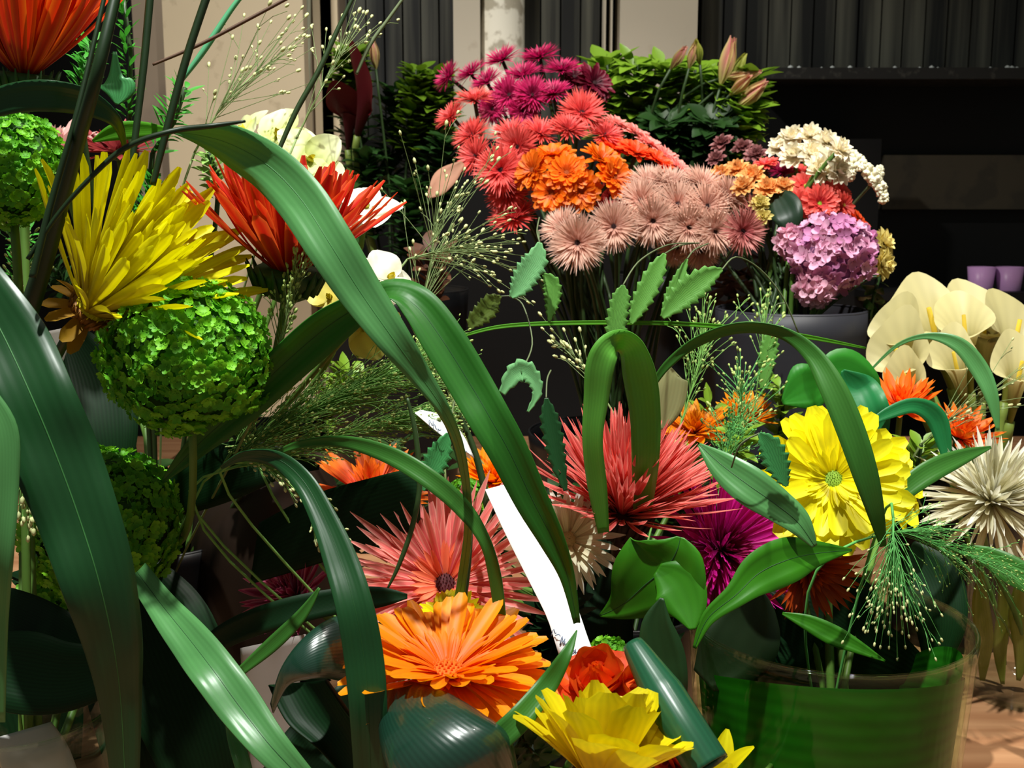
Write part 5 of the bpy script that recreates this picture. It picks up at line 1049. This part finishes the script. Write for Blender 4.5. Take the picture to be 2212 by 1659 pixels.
# ================================================================ FINE GRASS SPRAYS, LIGHT, CAMERA
M_hair = mat('grass_hair', (132, 186, 92), rough=.6, transl=.15, var=.2); M_hairp = mat('pale_grass_hair', (120, 140, 84), rough=.6, var=.2); M_hairg = mat('green_grass_hair', (84, 158, 76), rough=.6, var=.2)
M_seed = mat('grass_seed', (166, 186, 104), rough=.6, var=.25); M_seedp = mat('pale_grass_seed', (196, 200, 140), rough=.6, var=.2)
def spray(label, pts, n, Lpx, cone, m, ms, seed, droop=.25, anchor=None, rad=.00034, sub=2, sr=.0011):
    """a panicle: hair-fine branches, seed at each tip. pts: main axis (px,py,d)"""
    rnd = random.Random(seed); c = [P(*q) for q in cr(pts, 24)]; dd = pts[-1][2]
    root = empty('grass_panicle', c[0]); tag(root, label, 'grass', 'fine grass panicles')
    hm, sm = MB(), MB()
    for i in range(n):
        t = rnd.uniform(.05, 1)**.8; k = min(23, int(t*24)); p = c[k]; ax = (c[min(24, k+2)]-c[max(0, k-1)]).normalized()
        o1 = ax.orthogonal().normalized(); o2 = ax.cross(o1); ph = rnd.uniform(0, 2*PI); sp = math.tan(math.radians(rnd.uniform(3, cone)))
        dr = (ax+(o1*math.cos(ph)+o2*math.sin(ph))*sp).normalized(); L = D(Lpx, dd)*rnd.uniform(.45, 1.1)
        def at(s, q=0): return p+dr*L*s-Vector((0, 0, 1))*droop*L*s*s
        hm.tube([at(s) for s in (0, .25, .5, .75, 1)], lambda q: rad*(1-.45*q), 3, cap=False)
        sm.blob(at(1), sr*rnd.uniform(.7, 1.2), at(1)-at(.8), 1.8, nu=5, nv=3)
        for j in range(sub):
            s = rnd.uniform(.35, .9); b = at(s); d2 = (dr+Vector((rnd.uniform(-1, 1), rnd.uniform(-1, 1), rnd.uniform(-1, .6)))*.55).normalized()*L*rnd.uniform(.1, .3)
            hm.tube([b, b+d2*.5, b+d2-Vector((0, 0, .15))*d2.length], rad*.75, 3, cap=False)
            sm.blob(b+d2, sr*rnd.uniform(.6, 1.0), d2, 1.7, nu=5, nv=3)
    h = hm.obj('branches', m, root); h['kind'] = 'stuff'
    s = sm.obj('seeds', ms, root); s['kind'] = 'stuff'
    st = MB(); st.tube(c, lambda q: .0009*(1-.6*q), 5)
    if anchor is not None: st.tube(bez(c[0], c[0]-(c[3]-c[0]).normalized()*.06, anchor+Vector((0, 0, .06)), anchor, 10), .0009, 5)
    st.obj('stalk', m, root); return root
spray('dense green panicle fanning out under the wide bending blade', [(440, 1040, .70), (560, 950, .70), (700, 870, .71), (860, 800, .72)], 230, 230, 24, M_hair, M_seed, 201, .12, AC, .00036, 3, .0008)
spray('lower half of the green panicle brushing the strap leaf', [(440, 1030, .69), (600, 980, .69), (760, 930, .70), (880, 900, .71)], 150, 170, 22, M_hair, M_seed, 202, .15, AC, .00036, 3, .0008)
spray('open spray of pale seed heads against the dark shrub', [(900, 700, .86), (930, 580, .87), (940, 480, .88)], 40, 270, 50, M_hairp, M_seedp, 203, .05, AM, .0004, 1, .0014)
spray('level spray of pale seed heads under the lowest coral gerbera', [(880, 560, .84), (940, 545, .84), (1000, 540, .85)], 44, 180, 46, M_hairp, M_seedp, 204, .1, AM, .0004, 1, .0012)
spray('drooping panicle with pale seeds before the dark brown vase', [(500, 1000, .66), (570, 1000, .65), (640, 1040, .65), (680, 1090, .65)], 90, 110, 26, M_hair, M_seedp, 205, .4, AC, .00036, 2, .0010)
spray('green panicle hanging its seeds over the mouth of the green vase', [(1930, 1120, .66), (1930, 1180, .65), (1935, 1240, .65)], 80, 150, 55, M_hairg, M_seedp, 206, .35, AG, .0003, 1, .0008)
spray('bright green panicle sweeping toward the clear vase', [(1850, 1170, .68), (1950, 1150, .68), (2060, 1190, .69), (2150, 1220, .70)], 110, 150, 46, M_hairg, M_seed, 207, .2, AG, .00026, 2, .0005)
spray('dim panicle standing behind the hairpin blade', [(1460, 950, .90), (1500, 820, .90), (1520, 730, .91)], 44, 170, 40, M_hair, M_seed, 208, .1, AM, .0004, 1, .0012)
spray('seedy panicle over the amber flowers', [(1580, 1000, .86), (1600, 920, .87), (1600, 840, .88)], 70, 130, 48, M_hairg, M_seed, 209, .1, AM, .0004, 1, .0011)
spray('dark-backed panicle between the bucket and the lobed leaf', [(1620, 960, .96), (1640, 800, .96), (1650, 700, .97)], 30, 140, 36, M_hair, M_seed, 210, .1, AM, .0004, 1, .0012)
spray('fine grass under the wide blade beside the small card', [(960, 1000, .78), (980, 880, .78), (940, 780, .79)], 70, 130, 40, M_hairp, M_seed, 211, .1, AM, .00036, 2, .0009)
spray('fine grass crossing the green calyx of the red spider gerbera', [(600, 760, .63), (620, 680, .63), (640, 610, .63)], 50, 100, 30, M_hairp, M_seed, 212, .0, AX_, .00034, 2, .0009)
spray('sparse seed heads left of the hairpin blade', [(1330, 900, .80), (1280, 820, .81), (1240, 770, .82)], 22, 120, 30, M_hairp, M_seedp, 213, .0, AM, .0004, 1, .0014)
spray('feathery grass below the small viburnum', [(60, 680, .72), (50, 600, .72), (50, 520, .73)], 80, 90, 50, M_hairg, M_seed, 214, .1, AL, .0004, 2, .0009)
spray('hanging seed heads along the broad drooping leaf', [(20, 880, .60), (50, 960, .60), (60, 1060, .60)], 40, 90, 22, M_hair, M_seedp, 215, .4, AL, .00036, 2, .0012)
spray('thin hairs crossing the cream panel beside the leaning reed', [(420, 330, .80), (480, 230, .80), (560, 150, .82)], 34, 240, 40, M_hairp, M_seedp, 216, .0, AX_, .00036, 1, .0013)
spray('thin hairs at the top of the door post', [(640, 300, .80), (690, 200, .80), (740, 110, .82)], 20, 200, 34, M_hairp, M_seedp, 217, .0, AX_, .00036, 1, .0013)
spray('green mass of fine grass at the foot of the yellow spider gerbera', [(560, 1010, .72), (540, 960, .72), (500, 900, .73)], 60, 90, 60, M_hair, M_seed, 218, .1, AC, .0004, 2, .0008)
spray('wiry spray over the grass in front of the callas', [(1990, 960, .9), (2060, 900, .9), (2140, 850, .9)], 22, 180, 36, M_hairp, M_seedp, 219, .05, AW, .0004, 1, .0012)
spray('tuft of fine grass over the coral and amber flowers', [(1560, 1040, .82), (1570, 980, .82), (1580, 930, .83)], 70, 90, 60, M_hairg, M_hairg, 220, .1, AM, .0003, 3, .0007)

# ---------------------------------------------------------------- light
def spot(name, loc, target, energy, size, angle, blend=.4, col=(1, .97, .92)):
    l = bpy.data.lights.new(name, 'SPOT'); l.energy = energy; l.shadow_soft_size = size; l.spot_size = math.radians(angle); l.spot_blend = blend; l.color = col
    o = bpy.data.objects.new(name, l); o.location = loc; o.rotation_euler = (Vector(target)-Vector(loc)).to_track_quat('-Z', 'Y').to_euler(); C.objects.link(o)
    return o
spot('ceiling_spot', (-.22, .24, 2.55), (.02, .72, .95), 112, .018, 62, .5, (.97, 1, .95))
spot('ceiling_spot', (.45, .62, 2.6), (.12, 1.25, 1.15), 72, .03, 60, .6, (1, .96, .88))
spot('ceiling_spot', (-.9, .9, 2.7), (-.15, 1.8, 1.4), 62, .05, 50, .6, (1, .97, .88))
w = bpy.data.worlds.new('night'); bpy.context.scene.world = w; w.use_nodes = True
w.node_tree.nodes['Background'].inputs[0].default_value = (.94, 1, .86, 1); w.node_tree.nodes['Background'].inputs[1].default_value = .085

cam = bpy.data.cameras.new('camera'); co = bpy.data.objects.new('camera', cam); C.objects.link(co)
cam.sensor_width = 36; cam.lens = 36*F_PX/2212; co.location = CAM; co.rotation_euler = (PI/2-PITCH, 0, 0); cam.clip_start = .02
cam.dof.use_dof = True; cam.dof.focus_distance = .66; cam.dof.aperture_fstop = 24
sc = bpy.context.scene; sc.camera = co
sc.view_settings.view_transform = 'Standard'; sc.view_settings.look = 'None'; sc.view_settings.gamma = 1; sc.view_settings.exposure = 0.6
try: sc.view_settings.use_curve_mapping = False
except Exception: pass
sc.cycles.caustics_reflective = False; sc.cycles.caustics_refractive = False
sc.cycles.transparent_max_bounces = 12; sc.cycles.max_bounces = 8
